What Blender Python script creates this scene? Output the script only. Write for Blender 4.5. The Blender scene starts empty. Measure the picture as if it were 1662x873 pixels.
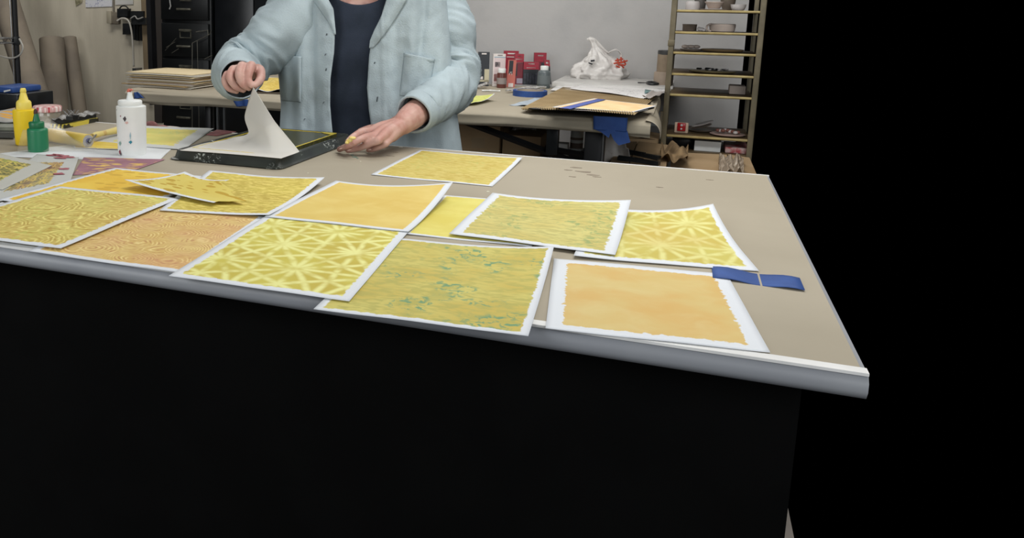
import bpy, bmesh, math, random
import numpy as np
from mathutils import Vector, Matrix, noise
random.seed(7)
# ------------------------------------------------------------------ camera
sc = bpy.context.scene
C = sc.collection
f = 1350.0; cx = 600.0; cy = 250.0; H = 1.28; W_, H_ = 1662, 873
pitch = math.atan(235 / f); yaw = math.atan(512 / 1370); roll = 0.0195
FW = np.array([-math.sin(yaw) * math.cos(pitch), math.cos(yaw) * math.cos(pitch), -math.sin(pitch)])
_r = np.array([math.cos(yaw), math.sin(yaw), 0.0]); _u = np.cross(_r, FW)
RT = _r * math.cos(roll) + _u * math.sin(roll); UP = -_r * math.sin(roll) + _u * math.cos(roll)
FH = np.array([-math.sin(yaw), math.cos(yaw), 0.0])
CAM = np.array([0, 0, H])
cam_d = bpy.data.cameras.new('camera'); cam = bpy.data.objects.new('camera', cam_d); C.objects.link(cam)
cam_d.sensor_width = 36; cam_d.sensor_fit = 'HORIZONTAL'; cam_d.lens = f / W_ * 36
cam_d.shift_x = (W_ / 2 - cx) / W_; cam_d.shift_y = (cy - H_ / 2) / W_
cam_d.clip_start = 0.05
m = Matrix.Identity(4)
for i in range(3):
    m[i][0] = RT[i]; m[i][1] = UP[i]; m[i][2] = -FW[i]; m[i][3] = CAM[i]
cam.matrix_world = m
sc.camera = cam
# ------------------------------------------------------------------ world, lights, exposure
w = bpy.data.worlds.new('world'); sc.world = w; w.use_nodes = True
w.node_tree.nodes['Background'].inputs[0].default_value = (0, 0, 0, 1)
w.node_tree.nodes['Background'].inputs[1].default_value = 0
sc.view_settings.view_transform = 'Standard'; sc.view_settings.look = 'None'
sc.view_settings.gamma = 1; sc.view_settings.use_curve_mapping = False
sc.view_settings.exposure = 0.85
def area(name, loc, target, sx, sy, power, col=(1, 1, 1)):
    d = bpy.data.lights.new(name, 'AREA'); d.shape = 'RECTANGLE'; d.size = sx; d.size_y = sy
    d.energy = power; d.color = col
    o = bpy.data.objects.new(name, d); C.objects.link(o); o.location = loc
    o.rotation_euler = (Vector(target) - Vector(loc)).to_track_quat('-Z', 'Y').to_euler()
    return o
area('overhead_light', (0.3, 1.9, 2.78), (0.3, 1.9, 0), 1.6, 0.5, 21, (1, 0.99, 0.97))
area('overhead_light', (-0.9, 3.4, 2.78), (-0.9, 3.4, 0), 1.8, 0.4, 18, (1, 0.99, 0.97))
area('overhead_light', (-3.6, 3.9, 2.78), (-3.6, 4.0, 0), 1.2, 0.4, 13, (1, 0.98, 0.94))  # extra unseen lamp, added to brighten the cream wall
area('front_fill_light', (1.9, -1.2, 2.2), (-0.6, 2.6, 0.9), 2.4, 1.6, 28, (0.95, 0.98, 1))  # unseen fill lamp added for surfaces facing the camera, no actual window
area('front_fill_light', (-2.6, -1.6, 2.0), (-0.9, 2.6, 0.9), 2.4, 1.6, 36, (0.97, 0.99, 1))  # second added fill, from front left, lifts jacket and table edge

# ------------------------------------------------------------------ helpers
def at(u, v, z=0.9):
    d = FW + RT * (u - cx) / f - UP * (v - cy) / f
    return Vector(CAM + d * ((z - H) / d[2]))
def atY(u, v, Y):
    d = FW + RT * (u - cx) / f - UP * (v - cy) / f
    return Vector(CAM + d * (Y / d[1]))
def Q(u, v, s):                       # point at horizontal distance s in front of the lens
    d = FW + RT * (u - cx) / f - UP * (v - cy) / f
    return Vector(CAM + d * (s / d.dot(FH)))
def proj(p):
    q = np.array(p) - CAM
    return cx + f * q.dot(RT) / q.dot(FW), cy - f * q.dot(UP) / q.dot(FW)
def ppm(p): return f / (np.array(p) - CAM).dot(FW)
def zat(P, v):                        # height above point P's footprint that falls on image row v
    lo, hi = -0.5, 3.0
    for _ in range(40):
        mid = (lo + hi) / 2
        if proj((P[0], P[1], mid))[1] > v: lo = mid
        else: hi = mid
    return lo
def lin(c):
    r = []
    for x in c[:3]:
        x = x / 255.0
        r.append(x / 12.92 if x <= 0.04045 else ((x + 0.055) / 1.055) ** 2.4)
    return (*r, 1.0)
class NT:
    def __init__(s, mt): s.t = mt.node_tree; s.n = s.t.nodes; s.l = s.t.links
    def new(s, ty, **k):
        o = s.n.new(ty)
        for a, b in k.items(): setattr(o, a, b)
        return o
    def put(s, sock, val):
        if isinstance(val, bpy.types.NodeSocket): s.l.new(val, sock)
        elif val is not None: sock.default_value = val
    def m(s, op, a, b=None, c=None):
        o = s.new('ShaderNodeMath', operation=op)
        s.put(o.inputs[0], a); s.put(o.inputs[1], b)
        if c is not None: s.put(o.inputs[2], c)
        return o.outputs[0]
    def mix(s, fac, a, b):
        o = s.new('ShaderNodeMix', data_type='RGBA')
        s.put(o.inputs[0], fac); s.put(o.inputs[6], a); s.put(o.inputs[7], b)
        return o.outputs[2]
    def ramp(s, val, lo, hi):        # smooth step
        o = s.new('ShaderNodeMapRange', interpolation_type='SMOOTHSTEP')
        s.put(o.inputs[0], val); o.inputs[1].default_value = lo; o.inputs[2].default_value = hi
        return o.outputs[0]
    def noise(s, vec, scale, detail=3, dist=0, rough=.5):
        o = s.new('ShaderNodeTexNoise'); s.put(o.inputs['Vector'], vec)
        o.inputs['Scale'].default_value = scale; o.inputs['Detail'].default_value = detail
        o.inputs['Distortion'].default_value = dist; o.inputs['Roughness'].default_value = rough
        return o.outputs['Fac']
    def vmap(s, vec, scale=(1, 1, 1), rot=(0, 0, 0), loc=(0, 0, 0)):
        o = s.new('ShaderNodeMapping'); s.put(o.inputs[0], vec)
        o.inputs['Scale'].default_value = scale; o.inputs['Rotation'].default_value = rot; o.inputs['Location'].default_value = loc
        return o.outputs[0]
def newmat(name):
    mt = bpy.data.materials.new(name); mt.use_nodes = True
    return mt, NT(mt), mt.node_tree.nodes['Principled BSDF']
_M = {}
def M(name, col=(128, 128, 128), rough=.6, col2=None, scale=8, bump=0, bscale=60, metal=0, trans=0, alpha=1, detail=4, lo=.35, hi=.65, spec=.4, sss=0, stretch=(1, 1, 1), coat=0):
    if name in _M: return _M[name]
    mt, n, b = newmat(name)
    tc = n.new('ShaderNodeTexCoord').outputs['Object']
    vec = n.vmap(tc, stretch)
    col2 = col2 or tuple(x * .93 for x in col)
    nz = n.noise(vec, scale, detail)
    n.put(b.inputs['Base Color'], n.mix(n.ramp(nz, lo, hi), lin(col), lin(col2)))
    b.inputs['Roughness'].default_value = rough; b.inputs['Metallic'].default_value = metal
    b.inputs['Specular IOR Level'].default_value = spec
    b.inputs['Transmission Weight'].default_value = trans
    b.inputs['Alpha'].default_value = alpha
    if coat: b.inputs['Coat Weight'].default_value = coat
    if sss:
        b.inputs['Subsurface Weight'].default_value = sss; b.inputs['Subsurface Radius'].default_value = (.012, .005, .003)
        b.inputs['Subsurface Scale'].default_value = 1
    if bump:
        bn = n.new('ShaderNodeBump'); bn.inputs['Distance'].default_value = bump; bn.inputs['Strength'].default_value = 1
        n.put(bn.inputs['Height'], n.noise(vec, bscale, 3)); n.l.new(bn.outputs[0], b.inputs['Normal'])
    _M[name] = mt; return mt
class MB:
    """collects shapes; build() links them as one mesh object"""
    def __init__(s): s.v = []; s.f = []; s.uv = None; s.smooth = True
    def add(s, vs, fs):
        b = len(s.v); s.v += [tuple(x) for x in vs]; s.f += [tuple(i + b for i in q) for q in fs]
        return s
    def box(s, c, size, rot=0, R=None, bev=0.0):
        bm = bmesh.new(); bmesh.ops.create_cube(bm, size=1)
        for v in bm.verts: v.co = Vector((v.co.x * size[0], v.co.y * size[1], v.co.z * size[2]))
        if bev: bmesh.ops.bevel(bm, geom=bm.edges[:], offset=bev, segments=2, affect='EDGES', profile=.5)
        Rm = R if R is not None else Matrix.Rotation(rot, 3, 'Z')
        bm.verts.index_update()
        s.add([Rm @ v.co + Vector(c) for v in bm.verts], [[v.index for v in q.verts] for q in bm.faces]); bm.free()
        return s
    def lathe(s, prof, c, seg=40, R=None, cap0=True, cap1=True, wob=0):
        vs = []; n = len(prof); Rm = R if R is not None else Matrix.Identity(3)
        for (r, z) in prof:
            for k in range(seg):
                a = 2 * math.pi * k / seg; rr = r * (1 + wob * math.sin(3 * a + z * 60))
                vs.append(Rm @ Vector((rr * math.cos(a), rr * math.sin(a), z)) + Vector(c))
        fs = [(i * seg + k, i * seg + (k + 1) % seg, (i + 1) * seg + (k + 1) % seg, (i + 1) * seg + k) for i in range(n - 1) for k in range(seg)]
        if cap0: fs.append(tuple(range(seg))[::-1])
        if cap1: fs.append(tuple((n - 1) * seg + k for k in range(seg)))
        return s.add(vs, fs)
    def tube(s, pts, rad, seg=14, caps=True, flat=1.0, upv=None, fn=None, rings=None):
        pts = [Vector(p) for p in pts]
        if not isinstance(rad, (list, tuple)): rad = [rad] * len(pts)
        P = []; Rr = []
        n = len(pts)
        if rings and n > 2:           # catmull-rom
            for i in range(n - 1):
                p0 = pts[max(i - 1, 0)]; p1 = pts[i]; p2 = pts[i + 1]; p3 = pts[min(i + 2, n - 1)]
                for k in range(rings):
                    t = k / rings
                    P.append(.5 * ((2 * p1) + (p2 - p0) * t + (2 * p0 - 5 * p1 + 4 * p2 - p3) * t * t + (3 * p1 - p0 - 3 * p2 + p3) * t ** 3))
                    tt = t * t * (3 - 2 * t); Rr.append(rad[i] * (1 - tt) + rad[i + 1] * tt)
            P.append(pts[-1]); Rr.append(rad[-1])
        elif rings:
            for k in range(rings + 1):
                t = k / rings; P.append(pts[0].lerp(pts[1], t)); Rr.append(rad[0] * (1 - t) + rad[1] * t)
        else: P = pts; Rr = list(rad)
        vs = []; nn = len(P); prev = Vector(upv) if upv is not None else None
        for i in range(nn):
            t = (P[min(i + 1, nn - 1)] - P[max(i - 1, 0)]).normalized()
            if prev is None:
                prev = Vector((0, 0, 1)) if abs(t.z) < .9 else Vector((1, 0, 0))
            x = (prev - t * prev.dot(t)).normalized(); y = t.cross(x); prev = x
            for k in range(seg):
                a = 2 * math.pi * k / seg; r = Rr[i]
                if fn: r *= fn(i / (nn - 1), a)
                vs.append(P[i] + x * (r * flat * math.cos(a)) + y * (r * math.sin(a)))
        fs = [(i * seg + k, i * seg + (k + 1) % seg, (i + 1) * seg + (k + 1) % seg, (i + 1) * seg + k) for i in range(nn - 1) for k in range(seg)]
        if caps: fs.append(tuple(range(seg))[::-1]); fs.append(tuple((nn - 1) * seg + k for k in range(seg)))
        return s.add(vs, fs)
    def ball(s, c, r, R=None, seg=16):
        if not isinstance(r, (tuple, list)): r = (r, r, r)
        n = 10; vs = []; fs = []
        Rm = R if R is not None else Matrix.Identity(3)
        for i in range(n + 1):
            t = math.pi * (i + .001) / (n + .002)
            for k in range(seg):
                a = 2 * math.pi * k / seg
                vs.append(Rm @ Vector((r[0] * math.sin(t) * math.cos(a), r[1] * math.sin(t) * math.sin(a), r[2] * math.cos(t))) + Vector(c))
        fs = [(i * seg + k, (i + 1) * seg + k, (i + 1) * seg + (k + 1) % seg, i * seg + (k + 1) % seg) for i in range(n) for k in range(seg)]
        fs.append(tuple(range(seg))); fs.append(tuple(n * seg + k for k in range(seg))[::-1])
        return s.add(vs, fs)
    def prism(s, poly, dz):            # poly: 3d points, extruded by vector dz
        n = len(poly); dz = Vector(dz)
        a = [Vector(p) for p in poly]
        s.add(a + [p + dz for p in a], [tuple(range(n))[::-1], tuple(range(n, 2 * n))] + [(i, (i + 1) % n, n + (i + 1) % n, n + i) for i in range(n)])
        return s
    def grid(s, fn, nu, nv, thick=0.0, wrap=False):      # fn(a,b)->Vector
        P = [[Vector(fn(i / (nu - (0 if wrap else 1)), j / (nv - 1))) for i in range(nu)] for j in range(nv)]
        base = len(s.v); s.v += [tuple(p) for r in P for p in r]
        uvs = {}
        L = nu if wrap else nu - 1
        ff = [(base + j * nu + i, base + j * nu + (i + 1) % nu, base + (j + 1) * nu + (i + 1) % nu, base + (j + 1) * nu + i) for j in range(nv - 1) for i in range(L)]
        s.f += ff
        if s.uv is None: s.uv = {}
        for j in range(nv):
            for i in range(nu): s.uv[base + j * nu + i] = (i / (nu - 1), j / (nv - 1))
        return s
    def mesh(s, name='m', smooth=True):
        me = bpy.data.meshes.new(name); me.from_pydata(s.v, [], s.f); me.update()
        if s.uv:
            ul = me.uv_layers.new(name='UVMap')
            for lp in me.loops: ul.data[lp.index].uv = s.uv.get(lp.vertex_index, (0, 0))
        if smooth:
            me.polygons.foreach_set('use_smooth', [True] * len(me.polygons))
        return me
    def build(s, name, mt, parent=None, smooth=False, sharp=35, thick=0, sub=0, off=-1):
        me = s.mesh(name, True)
        bm = bmesh.new(); bm.from_mesh(me); bmesh.ops.recalc_face_normals(bm, faces=bm.faces) if not s.uv else None
        if not smooth:
            for e in bm.edges:
                if len(e.link_faces) == 2 and e.calc_face_angle(0) > math.radians(sharp): e.smooth = False
        bm.to_mesh(me); bm.free()
        return link(name, me, mt, parent, thick, sub, off)
def link(name, me, mt, parent=None, thick=0, sub=0, off=-1):
    o = bpy.data.objects.new(name, me); C.objects.link(o)
    if mt: me.materials.append(mt)
    if parent is not None:
        o.parent = parent
        o.matrix_parent_inverse = Matrix.Translation(parent.location).inverted() if parent.type == 'EMPTY' else Matrix.Identity(4)
    if thick:
        md = o.modifiers.new('thickness', 'SOLIDIFY'); md.thickness = thick; md.offset = off
    if sub:
        md = o.modifiers.new('subsurf', 'SUBSURF'); md.levels = sub; md.render_levels = sub
    return o
def tag(o, label=None, cat=None, group=None, kind=None):
    if label: o['label'] = label
    if cat: o['category'] = cat
    if group: o['group'] = group
    if kind: o['kind'] = kind
    return o
def thing(name, loc, label, cat, group=None):
    o = bpy.data.objects.new(name, None); C.objects.link(o); o.location = loc; o.empty_display_size = .05
    return tag(o, label, cat, group)
def struct(o): return tag(o, kind='structure')
def fuse(mb, voxel, it=6, name='fused', fac=.6):
    me = mb.mesh('tmp', True); o = bpy.data.objects.new('tmp', me); C.objects.link(o)
    r = o.modifiers.new('r', 'REMESH'); r.mode = 'VOXEL'; r.voxel_size = voxel; r.use_smooth_shade = True
    sm = o.modifiers.new('s', 'SMOOTH'); sm.factor = fac; sm.iterations = it
    dg = bpy.context.evaluated_depsgraph_get(); dg.update()
    out = bpy.data.meshes.new_from_object(o.evaluated_get(dg)); out.name = name
    bpy.data.objects.remove(o); bpy.data.meshes.remove(me)
    out.polygons.foreach_set('use_smooth', [True] * len(out.polygons))
    return out
def text(name, body, size, mat, parent, Mx, thick=0.0):
    cu = bpy.data.curves.new('t', 'FONT'); cu.body = body; cu.size = size; cu.align_x = 'CENTER'; cu.align_y = 'CENTER'; cu.extrude = thick
    o = bpy.data.objects.new('t', cu); C.objects.link(o)
    dg = bpy.context.evaluated_depsgraph_get(); dg.update()
    me = bpy.data.meshes.new_from_object(o.evaluated_get(dg)); bpy.data.objects.remove(o)
    me.transform(Mx); me.materials.clear()
    return link(name, me, mat, parent)
def frame(o, x, y):                    # matrix with local x, y axes along the given world directions
    x = Vector(x).normalized(); y = Vector(y); y = (y - x * y.dot(x)).normalized(); z = x.cross(y)
    mx = Matrix.Identity(4)
    for i in range(3): mx[i][0] = x[i]; mx[i][1] = y[i]; mx[i][2] = z[i]; mx[i][3] = o[i]
    return mx
def interp(tab, v): return float(np.interp(v, [a for a, b in tab], [b for a, b in tab]))
XR = Vector((math.cos(yaw), math.sin(yaw), 0)); FHV = Vector(FH)

# ------------------------------------------------------------------ materials
kraft = M('kraft_paper', (164, 155, 137), .8, (156, 147, 129), 2.2, .0006, 9, detail=5)
kraft_roll = M('kraft_roll_paper', (128, 118, 104), .85, (112, 103, 92), 5, .001, 30)
wall_m = M('painted_white_wall', (186, 184, 182), .85, (172, 171, 170), 3.5, .001, 40, detail=7, lo=.45, hi=.8)
wall_l = M('painted_cream_wall', (196, 188, 170), .85, (180, 172, 155), 2.5, .001, 40, detail=7, stretch=(3, 3, .6))
black_m = M('black_metal', (22, 22, 24), .45, (30, 30, 33), 6, metal=.2)
black_p = M('black_plastic', (26, 28, 29), .35, (36, 38, 40), 14)
card = M('cardboard', (172, 146, 112), .8, (158, 132, 100), 4, .0004, 80)
wood_dark = M('dark_shelf_board', (96, 78, 52), .55, (76, 62, 42), 6, stretch=(1, 6, 6))
olive = M('olive_painted_metal', (112, 103, 82), .5, (92, 85, 66), 9, metal=.2)
brass = M('pale_metal_shelf_lip', (186, 168, 116), .4, (166, 148, 100), 20, metal=.3)
white_p = M('white_plastic', (226, 228, 226), .4, (216, 219, 217), 10)
paper_w = M('white_paper', (216, 219, 221), .8, (208, 211, 213), 6, .0003, 25)
steel = M('steel', (170, 170, 170), .3, (140, 140, 140), 20, metal=.9)
tape_b = M('blue_masking_tape', (50, 84, 150), .7, (42, 72, 132), 16, .0005, 60)
clay = M('pale_bisque_clay', (196, 182, 172), .75, (182, 168, 158), 12)
grey_clay = M('grey_glaze', (120, 108, 96), .5, (98, 88, 78), 14)
floor_m = M('concrete_floor', (120, 114, 108), .7, (100, 95, 90), 3, .001, 30)
plastic_bag = M('thin_white_bag_plastic', (224, 220, 216), .35, (206, 202, 198), 12, .004, 22, spec=.6)

def print_mat(name, base, base2, line, pat, scale=1.0, border=.035, rough_edge=.02, paper=(214, 218, 223), green=None, green_amt=0., w=.28, h=.38, seed=0.0, soft=1.0, tint=None, tint_amt=0, sides=(1, 1, 1, 1), dark=None):
    mt, n, b = newmat(name)
    uv = n.new('ShaderNodeUVMap').outputs[0]
    vec = n.vmap(uv, (w, h, 1), loc=(seed, seed * .7, 0))            # metres on the sheet
    sx = n.new('ShaderNodeSeparateXYZ'); n.l.new(uv, sx.inputs[0]); U, V = sx.outputs[0], sx.outputs[1]
    far = 9.0                          # sides: left, right, bottom, top keep a blank border when 1
    dx = n.m('MULTIPLY', n.m('MINIMUM', U if sides[0] else far, n.m('SUBTRACT', 1.0 if sides[1] else far, U)), w)
    dy = n.m('MULTIPLY', n.m('MINIMUM', V if sides[2] else far, n.m('SUBTRACT', 1.0 if sides[3] else far, V)), h)
    d = n.m('MINIMUM', dx, dy)
    e = n.m('MULTIPLY', n.m('SUBTRACT', n.noise(vec, 90, 4), .5), rough_edge)
    inside = n.ramp(n.m('ADD', d, e), border * .45 - .001, border * .45 + .0015)
    big = n.noise(vec, 9, 3)
    col = n.mix(n.ramp(big, .35, .65), lin(base), lin(base2))
    s2 = n.new('ShaderNodeSeparateXYZ'); n.l.new(vec, s2.inputs[0]); X, Y = s2.outputs[0], s2.outputs[1]
    if pat == 'star':
        wob = n.m('MULTIPLY', n.m('SUBTRACT', n.noise(vec, 14, 2), .5), .010)
        best = None
        a = .052 / scale
        for k, (ang, sp) in enumerate([(0, a), (60, a), (120, a), (30, a * 1.732 / 2 * 1.1547 * 1.0), (90, a), (150, a)]):
            sp = a if k < 3 else a * math.sqrt(3) / 1.0 * .5774 * math.sqrt(3)
            t = math.radians(ang)
            q = n.m('ADD', n.m('ADD', n.m('MULTIPLY', X, math.cos(t)), n.m('MULTIPLY', Y, math.sin(t))), wob)
            fr = n.m('ABSOLUTE', n.m('SUBTRACT', n.m('FRACT', n.m('ADD', n.m('DIVIDE', q, sp), 100.5)), .5))
            dist = n.m('MULTIPLY', fr, sp)
            best = dist if best is None else n.m('MINIMUM', best, dist)
        lm = n.m('SUBTRACT', 1.0, n.ramp(best, .0012, .0042 * soft))
        lm = n.m('MULTIPLY', lm, n.ramp(n.noise(vec, 30, 2), .25, .6))
    elif pat in ('swirl',):
        vo = n.new('ShaderNodeTexVoronoi'); n.put(vo.inputs['Vector'], n.vmap(vec, (1, 1, 1))); vo.inputs['Scale'].default_value = 11 * scale
        q = n.m('ADD', n.m('MULTIPLY', vo.outputs['Distance'], 70), n.m('MULTIPLY', n.noise(vec, 20, 3), 26))
        sn = n.m('SINE', q); brk = n.ramp(n.noise(vec, 60, 2), .3, .62)
        lm = n.m('MULTIPLY', n.ramp(sn, .1, .95), brk)
        if dark:
            col = n.mix(n.m('MULTIPLY', n.ramp(n.m('MULTIPLY', sn, -1.0), .2, .95), n.ramp(n.noise(n.vmap(vec, loc=(1, 2, 0)), 50, 2), .4, .65)), col, lin(dark))
    elif pat == 'leaf':
        lm = None
        for k, ang in enumerate((.5, -.6)):
            wv = n.new('ShaderNodeTexNoise'); n.put(wv.inputs['Vector'], n.vmap(vec, (46 * scale, 120 * scale, 1), (0, 0, ang * 1.1)))
            wv.inputs['Scale'].default_value = 1; wv.inputs['Detail'].default_value = 2; wv.inputs['Distortion'].default_value = .7
            r_ = n.ramp(wv.outputs['Fac'], .47, .66)
            lm = r_ if lm is None else n.m('MAXIMUM', lm, r_)
        lm = n.m('MULTIPLY', lm, .8)
        if dark:
            wv = n.noise(n.vmap(vec, (34 * scale, 110 * scale, 1), (0, 0, -.3), (5, 5, 0)), 1, 2, 1.2)
            col = n.mix(n.m('MULTIPLY', n.ramp(wv, .54, .66), .7), col, lin(dark))
    elif pat == 'dots':
        vo = n.new('ShaderNodeTexVoronoi'); n.put(vo.inputs['Vector'], n.vmap(vec, (1, 1.9, 1))); vo.inputs['Scale'].default_value = 26 * scale
        vo.inputs['Randomness'].default_value = .7
        lm = n.m('SUBTRACT', 1.0, n.ramp(vo.outputs['Distance'], .36, .43))
    elif pat == 'bars':
        vo = n.new('ShaderNodeTexVoronoi'); n.put(vo.inputs['Vector'], n.vmap(vec, (.35, 1.5, 1), (0, 0, .1))); vo.inputs['Scale'].default_value = 60 * scale
        lm = n.m('SUBTRACT', 1.0, n.ramp(vo.outputs['Distance'], .32, .42))
    else:
        lm = n.m('MULTIPLY', n.ramp(n.noise(vec, 16, 5, .6), .4, .75), .45)
    col = n.mix(lm, col, lin(line))
    if green:
        g = n.m('MULTIPLY', n.m('MULTIPLY', n.ramp(n.noise(vec, 12, 2), .48, .62), n.ramp(n.noise(vec, 75, 3, .8), .5, .62)), green_amt)
        col = n.mix(g, col, lin(green))
    if tint:
        col = n.mix(n.m('MULTIPLY', n.ramp(n.noise(n.vmap(vec, loc=(3, 1, 0)), 7, 2), .45, .7), tint_amt), col, lin(tint))
    col = n.mix(inside, lin(paper), col)
    n.put(b.inputs['Base Color'], col); b.inputs['Roughness'].default_value = .7; b.inputs['Specular IOR Level'].default_value = .25
    return mt

def sheet(name, px, mt, z0, label, cat='print', group=None, lifts=(0, 0, 0, 0), fall=.35, bow=0.0, thick=.0006, wav=.0012, nu=30, nv=36, tear=0, base=.9, world=None):
    """px: TL TR BR BL image corners of a sheet lying on the table (lifts = corner heights)"""
    P = world or [at(u, v, base + z0 + l) for (u, v), l in zip(px, lifts)]
    def fn(a, b):                      # a left->right, b bottom->top
        aa = a
        if tear: aa = a * (1 + (np.interp(b, [0, .12, .3, .42, .48, .62, .68, .85, 1], [0, .02, .20, .34, .20, .10, .16, -.12, 0]) + .02 * noise.noise(Vector((b * 40, 5, 0)))) * max(0, a - .4) / .6) if tear else a
        q = P[3].lerp(P[2], aa).lerp(P[0].lerp(P[1], aa), b)
        z = base + z0
        for (ca, cb, l) in ((0, 1, lifts[0]), (1, 1, lifts[1]), (1, 0, lifts[2]), (0, 0, lifts[3])):
            dd = math.hypot(a - ca, (b - cb)) / max(fall * 2, .01)
            if dd < 1: z += l * (1 - dd) ** 2
        z += bow * (2 * a - 1) ** 2
        z += wav * (.5 + noise.noise(Vector((a * 2.3 + z0 * 900, b * 2.3, z0 * 300)))) 
        return (q.x, q.y, z)
    o = MB().grid(fn, nu, nv).build(name, mt, thick=thick, smooth=True, off=1)
    return tag(o, label, cat, group)
def rect_from(p0, p1, length, side=1):
    """p0,p1 world; returns the two further corners perpendicular to p0->p1"""
    d = (p1 - p0); d.z = 0; nrm = Vector((-d.y, d.x, 0)).normalized() * side * length
    return p0 + nrm, p1 + nrm

# ------------------------------------------------------------------ room shell
YW = 4.95
o = MB().box(((-6.2 + -3.28) / 2, YW + .05, 1.42), (6.2 - 3.28, .1, 2.85)).build('wall_left', wall_l); struct(o)
o = MB().box(((-3.28 + .30) / 2, YW + .05, 1.42), (3.58, .1, 2.85)).build('wall_back', wall_m); struct(o)
o = MB().box((-2.9, 3.5, -.03), (6.5, 3.0, .06)).build('floor', floor_m); struct(o)
o = MB().box((-1.3, 2.3, 2.9), (7.0, 5.0, .08)).build('ceiling', wall_m); struct(o)

# ------------------------------------------------------------------ worktable
TX0, TX1, TY0, TY1 = -2.75, .215, .985, 2.205
tb = thing('worktable', ((TX0 + TX1) / 2, 1.6, 0), 'long worktable covered in tan kraft paper, with the yellow prints laid out on it', 'table')
metal_edge = M('pale_grey_table_edge', (152, 155, 160), .45, (142, 145, 151), 5)
MB().box(((TX0 + TX1) / 2, (TY0 + TY1) / 2, .8985), (TX1 - TX0 - .012, TY1 - TY0 - .012, .003)).build('kraft_cover', kraft, tb)
# table board with rounded front edge
prof = [(TY0 + .02, .897), (TY0 + .006, .8955), (TY0, .890), (TY0 - .001, .880), (TY0 + .004, .871), (TY0 + .02, .868), (TY1 - .01, .868), (TY1, .872), (TY1, .893), (TY1 - .004, .897)]
MB().prism([Vector((TX0, y, z)) for y, z in prof], (TX1 - TX0, 0, 0)).build('table_board', metal_edge, tb, sharp=60)
wl = M('white_edge_strip', (232, 232, 230), .5)
MB().box(((TX0 + TX1) / 2, TY1 - .003, .899), (TX1 - TX0, .006, .004)).box(((TX0 + TX1) / 2, TY0 + .012, .8985), (TX1 - TX0, .016, .0035)).build('edge_trim', wl, tb)
MB().box(((TX0 + TX1) / 2, TY0 + .10, .46), (TX1 - TX0 - .1, .02, .78)).box((TX1 - .06, 1.6, .46), (.02, 1.0, .78)).build('blackout_panel', M('black_panel', (6, 6, 6), .9, (4, 4, 4), spec=.1), tb)  # invented panels, near black so the space below the tabletop reads dark
for x in (TX0 + .1, TX1 - .12):
    for y in (TY0 + .14, TY1 - .08):
        MB().box((x, y, .434), (.05, .05, .868), bev=.004).build('leg', black_m, tb)
# paint specks and pencil marks left on the paper cover
g = M('dried_teal_paint', (70, 120, 110), .5); wsp = M('dried_white_paint', (222, 220, 200), .5)
def blob(mb, u, v, r, z=.9001, e=1.0, n=10):
    c = at(u, v, z); ph = random.random() * 9
    mb.prism([c + Vector((r * e * (1 + .35 * math.sin(k * 2.3 + ph)) * math.cos(2 * math.pi * k / n), r * (1 + .35 * math.cos(k * 1.7 + ph)) * math.sin(2 * math.pi * k / n), 0)) for k in range(n)], (0, 0, .0006))
mb = MB(); [blob(mb, *a) for a in ((576, 255, .006), (572, 252, .004), (580, 257, .003))]; mb.build('paint_speck', g, tb)
for a in ((569, 250, .005), (500, 281, .002), (651, 239, .006), (792, 311, .003), (585, 262, .002)): mb = MB(); blob(mb, *a); mb.build('paint_speck', wsp, tb)
for u, v, r in ((935, 272, .006), (948, 279, .009), (922, 276, .004), (962, 284, .006), (930, 287, .004), (968, 287, .004), (1070, 304, .003), (1152, 292, .003), (633, 253, .005), (640, 247, .004)): mb = MB(); blob(mb, u, v, r, e=2.2); mb.build('scuff', M('grey_scuff', (140, 128, 112), .9), tb)

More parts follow.
